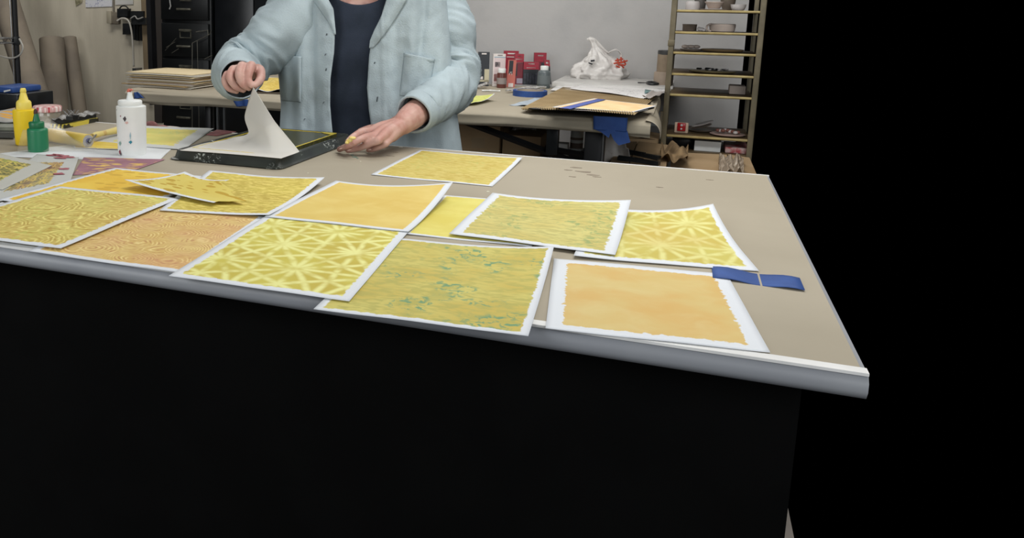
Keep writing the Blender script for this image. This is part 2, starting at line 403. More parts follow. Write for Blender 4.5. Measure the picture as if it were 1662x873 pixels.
# ------------------------------------------------------------------ prints on the worktable
GP = 'yellow painted prints spread on the worktable'
PM = dict(
    one=print_mat('print_one', (227, 194, 77), (220, 178, 59), (205, 165, 53), 'dots', .8, .03, seed=1.3),
    two=print_mat('print_two', (212, 196, 104), (208, 188, 92), (184, 152, 52), 'dots', .8, .03, w=.26, h=.2, seed=2.1, sides=(1, 0, 1, 1)),
    C=print_mat('print_c', (194, 176, 77), (183, 161, 68), (227, 209, 114), 'leaf', .9, .03, .012, seed=3.2),
    four=print_mat('print_four', (202, 190, 103), (197, 170, 90), (228, 215, 128), 'swirl', .9, .03, .014, green=(193, 197, 103), green_amt=.6, seed=4.7, dark=(179, 150, 67)),
    five=print_mat('print_five', (211, 183, 116), (205, 172, 102), (227, 205, 140), 'swirl', 1.5, .028, .006, seed=5.1, tint=(207, 153, 118), tint_amt=.45, dark=(185, 137, 89)),
    D=print_mat('print_d', (214, 189, 105), (210, 181, 94), (223, 202, 126), 'plain', 1, .03, .004, seed=6.6),
    seven=print_mat('print_seven', (198, 187, 83), (190, 172, 72), (227, 225, 148), 'star', .82, .032, .012, seed=7.7, soft=2.1),
    A=print_mat('print_a', (196, 178, 92), (188, 166, 80), (210, 194, 116), 'leaf', .8, .024, .010, green=(160, 180, 100), green_amt=.35, seed=8.4, dark=(174, 150, 64)),
    nine=print_mat('print_nine', (216, 206, 109), (210, 195, 92), (223, 214, 128), 'plain', 1, .022, .006, seed=9.1),
    E=print_mat('print_e', (204, 196, 124), (200, 184, 108), (176, 168, 100), 'leaf', .75, .042, .02, green=(132, 156, 100), green_amt=.7, seed=10.3),
    eleven=print_mat('print_eleven', (200, 190, 106), (194, 174, 86), (172, 166, 88), 'leaf', .7, .022, .012, green=(112, 150, 108), green_amt=1.0, seed=11.9),
    F=print_mat('print_f', (196, 186, 98), (192, 176, 86), (216, 212, 140), 'star', .72, .034, .014, seed=12.2, soft=2.2, w=.30, h=.3, tint=(200, 160, 84), tint_amt=.3),
    thirteen=print_mat('print_thirteen', (206, 170, 102), (206, 182, 118), (212, 196, 140), 'plain', 1, .05, .02, seed=13.2),
)
mm = .001
def uvp(P): return [proj(p) for p in P]
# 5 tan swirl (lowest of the left group)
BL, BR, TR = at(46, 409), at(302, 445), at(434, 351); TLp = BL + (TR - BR)
sheet('painted_print', None, PM['five'], .3 * mm, 'orange-tan swirl print half covered, at the front left edge of the worktable', group=GP, world=[TLp, TR, BR, BL])
BL, TL = at(-4, 327), at(187, 274.5); TR, BR = rect_from(TL, BL, .28, 1)
sheet('painted_print', None, PM['one'], 2.4 * mm, 'warm golden print with faint ovals, under the torn piece at the left', group=GP, world=[TL, TR, BR, BL])
sheet('painted_print', [(339.5, 277), (527, 288), (437, 350), (259, 342)], PM['C'], 3.6 * mm, 'mustard leaf-texture print behind the orange print, partly under the torn piece', group=GP, lifts=(0, .012, .004, 0))
TL, TR, BR = at(97, 306.5), at(292, 326), at(99, 409); BL = TL + (BR - TR)
sheet('painted_print', None, PM['four'], 5 * mm, 'yellow-green print of large swirls at the far left front of the worktable', group=GP, world=[TL, TR, BR, BL])
# nine, eleven, thirteen, F
BL, BR = at(656, 381), at(863, 401.5); TL, TR = rect_from(BL, BR, .325, 1)
sheet('painted_print', None, PM['nine'], .4 * mm, 'plain lemon yellow print showing between the orange print and the green-veined one', group=GP, world=[TL, TR, BR, BL])
TL, TR = at(632, 387), at(899, 402, .912); BL, BR = rect_from(TL, TR, .36, -1)
sheet('painted_print', None, PM['eleven'], 1.2 * mm, 'yellow print mottled with green, centre front between the star print and a narrow orange print', group=GP, world=[TL, TR, BR, BL], lifts=(0, .012, 0, 0), nu=36)
TL, TR = at(899, 421.5), at(1180, 446.5); BL, BR = rect_from(TL, TR, .30, -1)
sheet('painted_print', None, PM['thirteen'], .8 * mm, 'pale orange print with wide white border at the front right, only its far edge showing', group=GP, world=[TL, TR, BR, BL])
sheet('painted_print', [(965, 338), (1157.5, 331.5), (1232, 441), (931, 415)], PM['F'], 1.0 * mm, 'yellow print with white crossing rays and a raised corner, far right end of the worktable', group=GP, lifts=(0, .022, 0, .004))
TL, TR = at(433, 352.5), at(664, 378); BL, BR = rect_from(TL, TR, .37, -1)
BL = TL + (at(286, 444) - TL).normalized() * .37; BR = BL + (TR - TL)
sheet('painted_print', None, PM['seven'], 3.0 * mm, 'lemon print with a lattice of pale star shapes at the front centre', group=GP, world=[TL, TR, BR, BL], nu=36)
sheet('painted_print', [(545, 293.5), (735, 296.5), (663, 377), (430, 352)], PM['D'], 5.0 * mm, 'plain orange-yellow print in the centre with its right corner curling up', group=GP, lifts=(.0, .028, 0, 0), fall=.45)
sheet('painted_print', [(799.5, 313), (1024, 325), (998.5, 415), (729, 379.5)], PM['E'], 5.4 * mm, 'pale yellow print veined with green and a wide white border, right of centre', group=GP, lifts=(0, .022, .0, .0), fall=.45)
sheet('painted_print', [(681, 243.5), (848, 256), (799, 303), (602, 284)], PM['A'], .6 * mm, 'small-looking golden leaf-texture print alone by the far edge of the worktable', group=GP, lifts=(0, .006, 0, 0))
sheet('torn_print', [(300, 278.5), (372, 292), (347, 329.5), (202, 291.5)], PM['two'], 8 * mm, 'torn piece of yellow paper with mustard ovals, curled on top of two prints', group=GP, lifts=(.012, .018, .004, .014), tear=.16, fall=.5, nu=50, nv=40)
TR, TL = at(4, 329), at(-120, 352); BL, BR = rect_from(TL, TR, .25, -1)
sheet('painted_print', None, PM['thirteen'], .2 * mm, 'orange print corner at the extreme left edge, under the swirl print', group=GP, world=[TL, TR, BR, BL])
# blue tape stuck on the table bottom right
c = at(1190, 441)
tag(MB().grid(lambda a, b: c + Vector((-.03 + .12 * a, -.05 + .06 * b - .01 * a, .0014 + .002 * math.sin(a * 9))), 12, 6).build('tape_strip', tape_b, thick=.0005, off=1, smooth=True), 'strip of blue masking tape on the front right of the worktable', 'tape')

# ------------------------------------------------------------------ left end of the worktable
lat1 = print_mat('lattice_stencil_film', (70, 76, 50), (110, 112, 70), (204, 186, 96), 'star', 1.5, .10, .02, paper=(184, 184, 176), seed=14.2, soft=1.3, green=(150, 170, 70), green_amt=.7)
lat2 = print_mat('lattice_stencil_film_two', (84, 82, 66), (140, 136, 110), (206, 184, 100), 'star', 1.6, .16, .03, paper=(186, 188, 184), seed=15.2, soft=1.3, tint=(160, 84, 84), tint_amt=.45)
mag = print_mat('magenta_stencil', (156, 112, 124), (142, 98, 112), (226, 190, 90), 'bars', .75, .006, .004, paper=(170, 126, 138), seed=16.5)
smear = print_mat('smeared_print', (220, 208, 120), (200, 196, 110), (216, 190, 100), 'plain', 1, .10, .05, paper=(196, 198, 196), seed=17.2, green=(160, 186, 130), green_amt=.5)
sheet('blank_paper', [(178, 228), (280, 240), (258, 262), (-40, 254)], paper_w, .1 * mm, 'white paper sheet under the white squeeze bottle', 'paper')
sheet('plastic_stencil', [(136, 256), (268, 259), (206, 281), (118, 284)], mag, 1.1 * mm, 'mauve stencil sheet with yellow oval openings left of the black tray', 'stencil')
sheet('smeared_print', [(222, 204), (347, 209), (298, 243), (150, 233)], smear, 2.0 * mm, 'white sheet with a smeared yellow and green patch behind the white squeeze bottle', 'print')
sheet('smeared_print', [(115, 226), (232, 236), (200, 243), (120, 240)], print_mat('smear2', (222, 196, 84), (214, 184, 80), (230, 210, 120), 'plain', 1, .02, .02, seed=18.8), 2.8 * mm, 'thin yellow-smeared sheet beneath the roller', 'print')
sheet('plastic_stencil', [(60, 251), (128, 256), (112, 300), (-70, 345)], lat2, 1.6 * mm, 'clear lattice stencil film smeared with red and yellow, in front of the green bottle', 'stencil', 'lattice stencils on the left of the worktable')
sheet('plastic_stencil', [(-60, 236), (84, 269), (4, 309), (-160, 290)], lat1, 3.4 * mm, 'yellow-painted lattice stencil film at the left edge of the table', 'stencil', 'lattice stencils on the left of the worktable')
film = M('clear_acetate', (214, 210, 200), .15, (206, 202, 190), 6, alpha=.13, spec=.3)
FQ = [at(44, 192, .968), at(73, 187, .968), at(163, 244, .9045), at(28, 246, .9045)]
o = MB().grid(lambda a, b: FQ[3].lerp(FQ[2], a).lerp(FQ[0].lerp(FQ[1], a), b) + Vector((0, -.004 * math.sin(math.pi * b), 0)), 14, 14).build('acetate_sheet', film, thick=.0005, smooth=True)
tag(o, 'clear acetate sheet leaning against the roller beside the green bottle', 'plastic sheet')
redbit = M('dark_red_paint_chips', (140, 60, 72), .6, (170, 90, 100), 40)
sheet('paper_scrap', [(352, 211), (384, 214), (352, 221), (334, 219)], M('red_scrap', (150, 92, 92), .7, (120, 60, 66), 30), .8 * mm, 'reddish paper scrap behind the lifted sheet at the far table edge', 'paper', nu=8, nv=8)
mb = MB()
for u, v in ((92, 251), (104, 253), (112, 255), (98, 256), (85, 252)): blob(mb, u, v, .009, .9036, 1.8)
for u, v in ((104, 274), (96, 282)): blob(mb, u, v, .010, .9036, 1.2)
tag(mb.build('paint_flake', redbit), 'dark red dried paint flakes in front of the green bottle', 'paint', kind='stuff')

def lathe_px(mb, uc, vb, prof, z=.9, seg=40, cap0=True, cap1=True):
    """prof = [(row, radius in px)] for a turned body standing on the point seen at (uc, vb)"""
    P = at(uc, vb, z); k = ppm(P); 
    pr = [(r / k, (z if v is None else zat(P, v)) - z) for v, r in prof]
    mb.lathe(pr, (P.x, P.y, z), seg, cap0=cap0, cap1=cap1); return P, k
# yellow bottle
P = at(42, 235, .9)
yb = thing('squeeze_bottle', P, 'tall yellow squeeze bottle with a pale yellow nozzle at the left of the table', 'bottle', 'squeeze bottles on the worktable')
ym = M('yellow_bottle', (236, 204, 40), .4, (226, 192, 32), 9); ycap = M('pale_yellow_cap', (236, 214, 98), .45)
mb = MB(); lathe_px(mb, 42, 235, [(None, 13), (233, 15.5), (220, 16.2), (182, 17.8), (178.5, 17.5), (177, 15)]); mb.build('bottle_body', ym, yb, sharp=50)
mb = MB(); lathe_px(mb, 42, 235, [(177.5, 11.5), (176.5, 12), (166, 11.5), (163.5, 10), (162, 7.5), (150, 4.2), (149, 5), (146, 4.6), (145, 4.4), (143, 3.5)]); mb.build('nozzle_cap', ycap, yb, sharp=50)
# green bottle
P = at(62.5, 246, .9)
gb = thing('squeeze_bottle', P, 'short green squeeze bottle in front of the yellow one', 'bottle', 'squeeze bottles on the worktable')
gm = M('green_bottle', (38, 122, 84), .4, (32, 110, 76), 9); gcap = M('green_cap', (28, 110, 72), .4)
mb = MB(); lathe_px(mb, 62.5, 246, [(None, 14), (245, 16), (212, 16), (209, 15.5), (207.5, 13)]); mb.build('bottle_body', gm, gb, sharp=50)
mb = MB(); lathe_px(mb, 61.5, 246, [(208, 11), (206, 11.5), (199, 12), (197.5, 11), (196.5, 6), (184, 2.8)]); mb.build('nozzle_cap', gcap, gb, sharp=50)
mb = MB(); lathe_px(mb, 61, 246, [(184.5, 3.2), (182, 3.2), (178.5, 2.6), (177, 1.5)]); o = mb.build('nozzle_tip', M('dark_red_plug', (70, 40, 36), .5), gb); o['label'] = 'dark red plug on the nozzle'
# white bottle
P = at(215, 250.5, .9)
wb = thing('squeeze_bottle', P, 'large white squeeze bottle spattered with paint, red dried paint on its tip', 'bottle', 'squeeze bottles on the worktable')
mb = MB(); Pw, kw = lathe_px(mb, 215, 250.5, [(None, 20), (249.5, 22), (240, 22.6), (176, 23.4), (172, 23.2), (170.5, 20)]); mb.build('bottle_body', white_p, wb, sharp=50)
mb = MB(); lathe_px(mb, 213.5, 250.5, [(171.5, 18), (170, 19), (164, 19), (162.3, 17.5), (161.5, 6), (153, 4), (150, 3.8), (149, 3.2)]); mb.build('nozzle_cap', white_p, wb, sharp=50)
mb = MB()
Pt = at(212.5, 250.5, .9); zt = zat(Pt, 147.5); mb.ball((Pt.x, Pt.y, zt), (.0055, .0055, .006)); mb.ball((Pt.x + .006, Pt.y, zt + .003), (.006, .004, .003)); o = mb.build('dried_paint', M('red_dried_paint', (176, 74, 60), .5, (206, 130, 110), 200), wb, smooth=True)
def spat(u, v, rx, rz, mt):           # a dab on the curved wall of the white bottle
    R0 = 23.2 / kw; z = zat(Pw, v + 3); du = (u - 215) / kw
    c0 = Vector((Pw.x, Pw.y, z)); n0 = -FHV; a = math.asin(max(-.95, min(.95, du / R0)))
    def fn(i, j):
        th = a + rx / R0 * (i - .5) * 2; rr = 1 - .25 * math.sin(i * 9 + j * 5)
        return c0 + (n0 * math.cos(th) + XR * math.sin(th)) * (R0 + .0006) + Vector((0, 0, (j - .5) * 2 * rz * math.sin(math.pi * min(max(i, .04), .96)) * rr))
    MB().grid(fn, 8, 5).build('paint_dab', mt, wb, smooth=True)
for a in ((211, 187, .0045, .006, M('dab_dark', (70, 62, 66), .5)), (214, 193, .005, .003, M('dab_pink', (220, 180, 172), .5)), (219, 224, .0045, .004, M('dab_blue', (54, 140, 160), .5)),
          (219, 214, .0015, .009, M('dab_blue2', (150, 186, 200), .5)), (201, 227, .0045, .005, M('dab_teal', (140, 180, 168), .5)), (200, 241, .004, .006, M('dab_red', (140, 60, 76), .5)), (202, 244, .003, .003, M('dab_dark', (70, 62, 66))),
          (196, 174, .002, .001, M('dab_dark', (70, 62, 66))), (204, 183, .002, .0015, M('dab_red', (140, 60, 76)))): spat(*a)
# jar with checked lid
P = at(78, 205, .9)
jr = thing('glass_jar', P, 'clear glass jar with a red and white checked lid behind the green bottle', 'jar')
glass = M('jar_glass', (196, 190, 176), .08, (186, 180, 166), 5, trans=.65, spec=.6)
mb = MB(); lathe_px(mb, 78, 205, [(None, 17), (204, 20), (190, 20.5), (180, 20), (177, 18)]); mb.build('jar_body', glass, jr, sharp=50)
mt, n, b = newmat('gingham_lid'); tc = n.new('ShaderNodeTexCoord').outputs['Object']
s2 = n.new('ShaderNodeSeparateXYZ'); n.l.new(tc, s2.inputs[0])
fx = n.m('GREATER_THAN', n.m('FRACT', n.m('MULTIPLY', s2.outputs[0], 62)), .5); fy = n.m('GREATER_THAN', n.m('FRACT', n.m('MULTIPLY', s2.outputs[1], 62)), .5)
n.put(b.inputs['Base Color'], n.mix(n.m('MULTIPLY', n.m('ADD', fx, fy), .5), lin((226, 210, 204)), lin((176, 48, 60)))); b.inputs['Roughness'].default_value = .35
mb = MB(); lathe_px(mb, 78, 205, [(181, 20.5), (180, 22), (173, 22.5), (171.5, 21), (171, 18)]); mb.build('jar_lid', mt, jr, sharp=50)
# brayer
A_, B_ = at(84, 229, .918), at(143, 236, .918); rl = thing('brayer', (B_.x, B_.y, .9), 'paint roller with yellow-coated drum and pale wooden handle', 'roller')
A_, B_ = at(80, 219, .92), at(143, 229, .92)
MB().tube([A_, A_.lerp(B_, .5), B_], .0185, 36).build('roller_drum', M('yellow_coated_rubber', (214, 188, 92), .5, (202, 172, 72), 16), rl, sharp=60)
ax = (B_ - A_).normalized()
MB().tube([B_, B_ + ax * .0015], .0165, 30).build('drum_end', M('grey_drum_end', (170, 168, 172), .4), rl)
MB().tube([B_ + ax * .001, B_ + ax * .003], .0085, 24).build('drum_end_ring', M('blue_grey_ring', (110, 112, 140), .4), rl)
MB().tube([B_ + ax * .002, B_ + ax * .005], .0038, 16).build('axle', black_m, rl)
Hs = at(150, 220, .925); He = at(206, 208, .918)
MB().tube([B_ + ax * .006, B_ + ax * .012 + Vector((0, 0, .004)), Hs + Vector((.002, .012, 0)), Hs], .0035, 10, rings=4).build('wire_frame', steel, rl)
MB().tube([Hs, Hs.lerp(He, .12), Hs.lerp(He, .3), Hs.lerp(He, .75), He], [.006, .0085, .0075, .0105, .009], 20, rings=5).build('handle', M('pale_yellow_handle', (214, 196, 124), .5, (190, 150, 90), 26, lo=.55, hi=.7), rl, sharp=70)
# yellow and black patterned ruler + black block with pins + folded plastic
P = at(130, 205, .9)
a0, a1 = at(104, 209, .9), at(160, 197.5, .9)
mt, n, b = newmat('yellow_black_strip'); tc = n.new('ShaderNodeTexCoord').outputs['Object']
wv = n.new('ShaderNodeTexWave'); n.put(wv.inputs[0], tc); wv.inputs['Scale'].default_value = 22; wv.inputs['Distortion'].default_value = 5; wv.inputs['Detail'].default_value = 1
n.put(b.inputs['Base Color'], n.mix(n.ramp(wv.outputs['Fac'], .45, .55), lin((206, 188, 70)), lin((44, 42, 30))))
dv = (a1 - a0).normalized(); pv = Vector((-dv.y, dv.x, 0))
o = MB().prism([a0, a1, a1 + pv * .05, a0 + pv * .05], (0, 0, .013)).build('patterned_box', mt); tag(o, 'flat yellow and black patterned strip box behind the roller', 'box')
o = MB().prism([a0 + pv * .012 + Vector((0, 0, .0135)), a1 + pv * .008 + Vector((0, 0, .0135)), a1 + pv * .05 + Vector((0, 0, .0135)), a0 + pv * .05 + Vector((0, 0, .0135))], (0, 0, .011)).build('black_case', black_p); tag(o, 'slim black case lying on the yellow and black strip box', 'case')
b0 = a0 + pv * .03 + Vector((0, 0, .0255)); b1 = a1 + pv * .03 + Vector((0, 0, .0255))
def fold(a, b_): return b0.lerp(b1, a * 1.12) + pv * (b_ - .5) * .05 + Vector((0, 0, .0008 + .010 * math.exp(-((b_ - .35) * 6) ** 2) * (.6 + .5 * math.sin(a * 11)) + .003 * math.sin(a * 31 + b_ * 9)))
tag(MB().grid(fold, 40, 14).build('crumpled_wrap', M('grey_clear_wrap', (170, 168, 164), .3, (140, 138, 136), 18, alpha=.5), thick=.0004, smooth=True), 'crumpled clear plastic wrap on the slim black case', 'plastic')
for k, (u, v) in enumerate([(109, 190), (116, 189), (122, 190), (112, 192)]):
    c_ = at(u, v + 3, .924); t = thing('binder_clip', c_, 'small black binder clip with wire arms standing behind the checked-lid jar', 'clip', 'binder clips behind the jar')
    MB().prism([c_ + XR * -.009, c_ + XR * .009, c_ + XR * .009 + FHV * .012, c_ - XR * .009 + FHV * .012], (0, 0, .012)).build('clip_body', black_p, t)
    for sg in (-1, 1):
        d0 = c_ + Vector((0, 0, .012)) + XR * sg * .002
        MB().tube([d0 - XR * .003, d0 + XR * sg * .008 + Vector((0, 0, .015)), d0 + XR * sg * .011 + Vector((0, 0, .016)), d0 + XR * .003], .0008, 6).build('clip_arm', steel, t)
# grey palette stack at extreme left
pl = thing('paint_palette', at(0, 205, .9), 'grey paint-smeared tray with orange and yellow dabs behind the yellow bottle', 'tray')
z0 = .905
Pc = [at(-70, 204, .9), at(24, 212, .9), at(26, 226, .9), at(-70, 226, .9)]
MB().prism([at(-90, 205, .905), at(27, 208, .905), at(24, 224, .905), at(-90, 222, .905)], (0, 0, .016)).build('tray_base', M('dark_grey_tray', (62, 62, 58), .5), pl)
MB().prism([at(-90, 196, .922), at(29, 191, .922), at(26, 212, .922), at(-90, 212, .922)], (0, 0, .010)).build('tray_well', M('grey_green_tray', (122, 126, 112), .5, (96, 100, 90), 14), pl)
MB().grid(lambda a, b_: at(-70 + 95 * a, 178 + 18 * b_, .934 + .006 * b_) + Vector((0, 0, .006 * math.sin(a * 7 + b_ * 5))), 20, 10).build('palette_paper', print_mat('palette_paint', (172, 170, 164), (150, 148, 144), (216, 160, 60), 'dots', .35, .0, 0, paper=(160, 160, 158), seed=21.1), pl, thick=.003, smooth=True)

# small bowl of pink beyond the table edge, on a stool
P = Q(262, 207, 3.05); ztop = P.z
st = thing('stool', (P.x, P.y, 0), 'dark wooden stool behind the worktable holding a white dish', 'stool')
MB().lathe([(.15, 0), (.16, .01), (.16, .03), (.15, .035)], (P.x, P.y, ztop - .075), 36).build('seat', black_m, st)
for k in range(4):
    a = math.pi / 4 + k * math.pi / 2
    MB().tube([(P.x + .11 * math.cos(a), P.y + .11 * math.sin(a), ztop - .075), (P.x + .16 * math.cos(a), P.y + .16 * math.sin(a), 0)], .013, 10).build('leg', black_m, st)
dz = ttop = ztop - .04
o = MB().lathe([(.03, 0), (.05, .004), (.072, .032), (.075, .036), (.070, .034), (.048, .008), (.0, .006)], (P.x, P.y, dz), 36, cap1=False).build('dish', M('white_dish', (196, 184, 176), .5), sharp=60); tag(o, 'shallow white dish behind the far table edge, left of the lifted sheet', 'dish')
o = MB().ball((P.x, P.y, dz + .03), (.035, .03, .02)).ball((P.x - .045, P.y, dz + .04), (.03, .02, .022)).build('crumpled_cloth', M('pink_cloth', (150, 112, 108), .9, (120, 78, 76), 30, .004, 50), smooth=True); tag(o, 'dusty pink crumpled cloth in the white dish', 'cloth')

# ------------------------------------------------------------------ black tray, gel plate, lifted sheet
c1, c2, c3 = at(273, 259), at(455, 276.5), at(577, 230); c4 = c1 + (c3 - c2)
tr = thing('printing_tray', (c1 + c3) / 2, 'black plastic tray with a raised rim spattered with white paint', 'tray')
def tray_ring(inset, z):
    cc = (c1 + c2 + c3 + c4) / 4; out = []
    Ps = [c1, c2, c3, c4]; e1 = (c2 - c1).normalized(); e2 = (c4 - c1).normalized()
    L1 = (c2 - c1).length; L2 = (c4 - c1).length; rc = .022
    for (sx, sy) in ((0, 0), (1, 0), (1, 1), (0, 1)):
        for k in range(7):
            ang = math.pi + (sx + sy if sx >= sy else 3) * math.pi / 2 + k / 6 * math.pi / 2
            ccx = (inset + rc) if sx == 0 else L1 - inset - rc; ccy = (inset + rc) if sy == 0 else L2 - inset - rc
            q = c1 + e1 * (ccx + rc * math.cos(ang)) + e2 * (ccy + rc * math.sin(ang)); out.append(Vector((q.x, q.y, z)))
    return out
rings = [tray_ring(.0, .9005), tray_ring(-.002, .903), tray_ring(.002, .9045), tray_ring(.006, .9065), tray_ring(.010, .922), tray_ring(.013, .9245), tray_ring(.020, .9255), tray_ring(.024, .924), tray_ring(.030, .915), tray_ring(.036, .914)]
vs = [v for r in rings for v in r]; ns = len(rings[0])
mb = MB(); mb.add(vs, [(i * ns + k, i * ns + (k + 1) % ns, (i + 1) * ns + (k + 1) % ns, (i + 1) * ns + k) for i in range(len(rings) - 1) for k in range(ns)] + [tuple(range(ns))[::-1], tuple((len(rings) - 1) * ns + k for k in range(ns))])
mt, n, b = newmat('tray_plastic'); tc = n.new('ShaderNodeTexCoord').outputs['Object']
col = n.mix(n.ramp(n.noise(tc, 14, 3), .4, .6), lin((34, 37, 36)), lin((46, 50, 46)))
spl = n.m('MULTIPLY', n.ramp(n.noise(tc, 150, 4, 1.0), .57, .66), n.ramp(n.noise(tc, 9, 1), .5, .6))
n.put(b.inputs['Base Color'], n.mix(spl, col, lin((190, 196, 190)))); b.inputs['Roughness'].default_value = .38
mb.build('tray_body', mt, tr, sharp=60)
e1 = (c2 - c1).normalized(); e2 = (c4 - c1).normalized(); L1 = (c2 - c1).length; L2 = (c4 - c1).length
gp = [c1 + e1 * a + e2 * b_ for a, b_ in ((.042, .042), (L1 - .042, .042), (L1 - .042, L2 - .042), (.042, L2 - .042))]
gel = thing('gel_plate', (gp[0] + gp[2]) / 2, 'inked gel plate with yellow paint along its edges, in the black tray', 'printing plate')
MB().prism([Vector((p.x, p.y, .9145)) for p in gp], (0, 0, .012)).build('gel_slab', M('ink_smeared_gel', (62, 62, 38), .25, (92, 88, 44), 40, lo=.45, hi=.7, detail=6, stretch=(1, 5, 1)), gel)
mb = MB()
for k in range(4):
    a, b_ = gp[k], gp[(k + 1) % 4]; d = (b_ - a); nn = Vector((-d.y, d.x, 0)).normalized()
    for i in range(26):
        t0 = i / 26; t1 = (i + 1) / 26; w0 = .004 + .004 * noise.noise(Vector((i * .7, k, 0)))
        q0 = a + d * t0; q1 = a + d * t1
        mb.prism([Vector((p.x, p.y, .9266)) for p in (q0, q1, q1 + nn * w0, q0 + nn * w0)], (0, 0, .001))
c_ = gp[2]
mb.prism([Vector((p.x, p.y, .927)) for p in (c_, c_ - e1 * .05, c_ - e1 * .03 - e2 * .02, c_ - e2 * .035)], (0, 0, .0012))
mb.build('yellow_paint_edge', M('wet_yellow_paint', (224, 196, 60), .4, (206, 190, 80), 50), gel)
# lifted sheet: 4x4 control net
zt_ = .9275
def cp(u, v, z=None, s=None): return at(u, v, z) if z else Q(u, v, s)
pinch = (411, 141, 2.20)
net = [[cp(292, 244, zt_), cp(345, 247.5, zt_), cp(402, 252, zt_), cp(456, 257, zt_)],
       [cp(330, 233, zt_), cp(385, 238, zt_), cp(440, 246, zt_ + .004), cp(486, 246, zt_ + .004)],
       [cp(358, 228.5, zt_), cp(400, 229, zt_ + .006), cp(428, 208, None, 2.06), cp(446, 197, None, 2.05)],
       [cp(380, 222.5, zt_), cp(403, 216, None, 2.16), cp(397, 188, None, 2.20), cp(*pinch[:2], None, pinch[2])]]
def bez(t): return ((1 - t) ** 3, 3 * t * (1 - t) ** 2, 3 * t * t * (1 - t), t ** 3)
def lift(a, b_):
    def cr(P, t, ten):                 # passes through all four points; ten = 0 gives straight folds
        t *= 3; i = min(int(t), 2); t -= i
        p0 = P[max(i - 1, 0)]; p1 = P[i]; p2 = P[i + 1]; p3 = P[min(i + 2, 3)]
        m1 = (p2 - p0) * .5 * ten + (p2 - p1) * (1 - ten); m2 = (p3 - p1) * .5 * ten + (p2 - p1) * (1 - ten)
        return p1 * (2 * t ** 3 - 3 * t * t + 1) + m1 * (t ** 3 - 2 * t * t + t) + p2 * (3 * t * t - 2 * t ** 3) + m2 * (t ** 3 - t * t)
    p = cr([cr([net[j][i] for j in range(4)], b_, 1 - (i / 3) ** 2 * .9) for i in range(4)], a, .8)
    p += FHV * (.006 * math.sin(a * 8 + b_ * 3) * b_ * (1 - b_) * 2)
    return p
mt, n, b = newmat('translucent_print_paper'); b.inputs['Base Color'].default_value = lin((236, 234, 228)); b.inputs['Roughness'].default_value = .6
tl = n.new('ShaderNodeBsdfTranslucent'); tl.inputs[0].default_value = lin((226, 222, 212)); mx = n.new('ShaderNodeMixShader'); mx.inputs[0].default_value = .35
out = n.n['Material Output']; n.l.new(b.outputs[0], mx.inputs[1]); n.l.new(tl.outputs[0], mx.inputs[2]); n.l.new(mx.outputs[0], out.inputs[0])
o = MB().grid(lift, 60, 70).build('lifted_paper', mt, thick=.0004, smooth=True)
tag(o, 'translucent white sheet being peeled up from the black tray by the hand', 'paper')

# ------------------------------------------------------------------ person
skin = M('skin', (200, 162, 150), .55, (186, 138, 126), 22, .0006, 160, sss=.12)
person = thing('person', Vector((Q(592, 240, 2.6).x, Q(592, 240, 2.6).y, 0)), 'person in an open pale blue-grey shirt jacket, peeling a sheet off the tray', 'person')
SL = -.00067
def Qt(u, v, s): return Q(u, v, s + SL * (u - 590))
def rp(px, s): return px * s / f
# jacket front surface
TA = [(-75, 50), (-60, 72), (-45, 100), (-25, 124), (0, 136), (60, 139), (100, 142), (170, 141), (243, 148), (340, 156)]
TU = [(-60, 588), (0, 588), (90, 592), (170, 598), (243, 601), (340, 604)]
TB = [(-75, .07), (-45, .10), (0, .135), (60, .15), (340, .16)]
S0 = 2.63
EL = [(-75, 562), (-40, 556), (-14, 524), (0, 532), (15, 540), (52, 543.5), (86, 542), (129, 536), (172, 535.5), (218, 540), (340, 548)]
ER = [(-75, 612), (-40, 622), (-14, 636), (0, 630), (31, 620), (50, 610), (66, 603), (90, 599.5), (115, 598), (143, 596), (178, 599), (206, 603), (340, 614)]
def gz(x, c, w_): return math.exp(-((x - c) / w_) ** 2)
def folds(u, v):
    g_ = 0
    lo = min(1, max(0, (v + 10) / 120))
    g_ += -.013 * gz(u, 474 + v * .02, 7) * (1 - .5 * lo) + .012 * gz(u, 488, 9) - .010 * gz(u, 505 + v * .05, 8) + .008 * gz(u, 462, 7)
    g_ += .0035 * gz(u, 516, 2.2) + .0035 * gz(u, 619 + v * .03, 2.2)
    g_ += -.010 * gz(u, 640 + v * .05, 10) * lo + .012 * gz(u, 662 + .1 * v, 12) * lo - .014 * gz(u, 690 - v * .12, 9) + .008 * gz(u, 720, 10) * lo
    g_ += .007 * noise.noise(Vector((u * .035, v * .009, 3.3))) + .003 * noise.noise(Vector((u * .09, v * .05, 9.1)))
    return g_
def J(u, v):
    A = interp(TA, v); uc = interp(TU, v); B = interp(TB, v)
    x = min(1, abs(u - uc) / A)
    return S0 - B * (1 - x ** 3) ** (1 / 3) - folds(u, v)
def jacket(a, b_):
    v = -75 + 415 * b_
    A = interp(TA, v); uc = interp(TU, v); B = interp(TB, v)
    thL = math.acos(max(-1, min(1, (uc - interp(EL, v)) / A)))     # angle from left side to left edge
    thR = math.acos(max(-1, min(1, (interp(ER, v) - uc) / A)))
    tot = thL + math.pi + thR; t = a * tot
    if t < thL:
        th = thL - t; u = uc - A * math.cos(th); return Qt(u, v, J(u, v))
    if t > thL + math.pi:
        th = t - thL - math.pi; u = uc + A * math.cos(th); return Qt(u, v, J(u, v))
    th = t - thL; u = uc - A * math.cos(th)
    return Qt(u, v, S0 + B * 1.0 * (max(0, 1 - abs((u - uc) / A) ** 2.6)) ** (1 / 2.6))
jm = M('pale_blue_grey_velour', (180, 194, 199), .95, (164, 177, 182), 7, .0012, 260, detail=6, spec=.1)
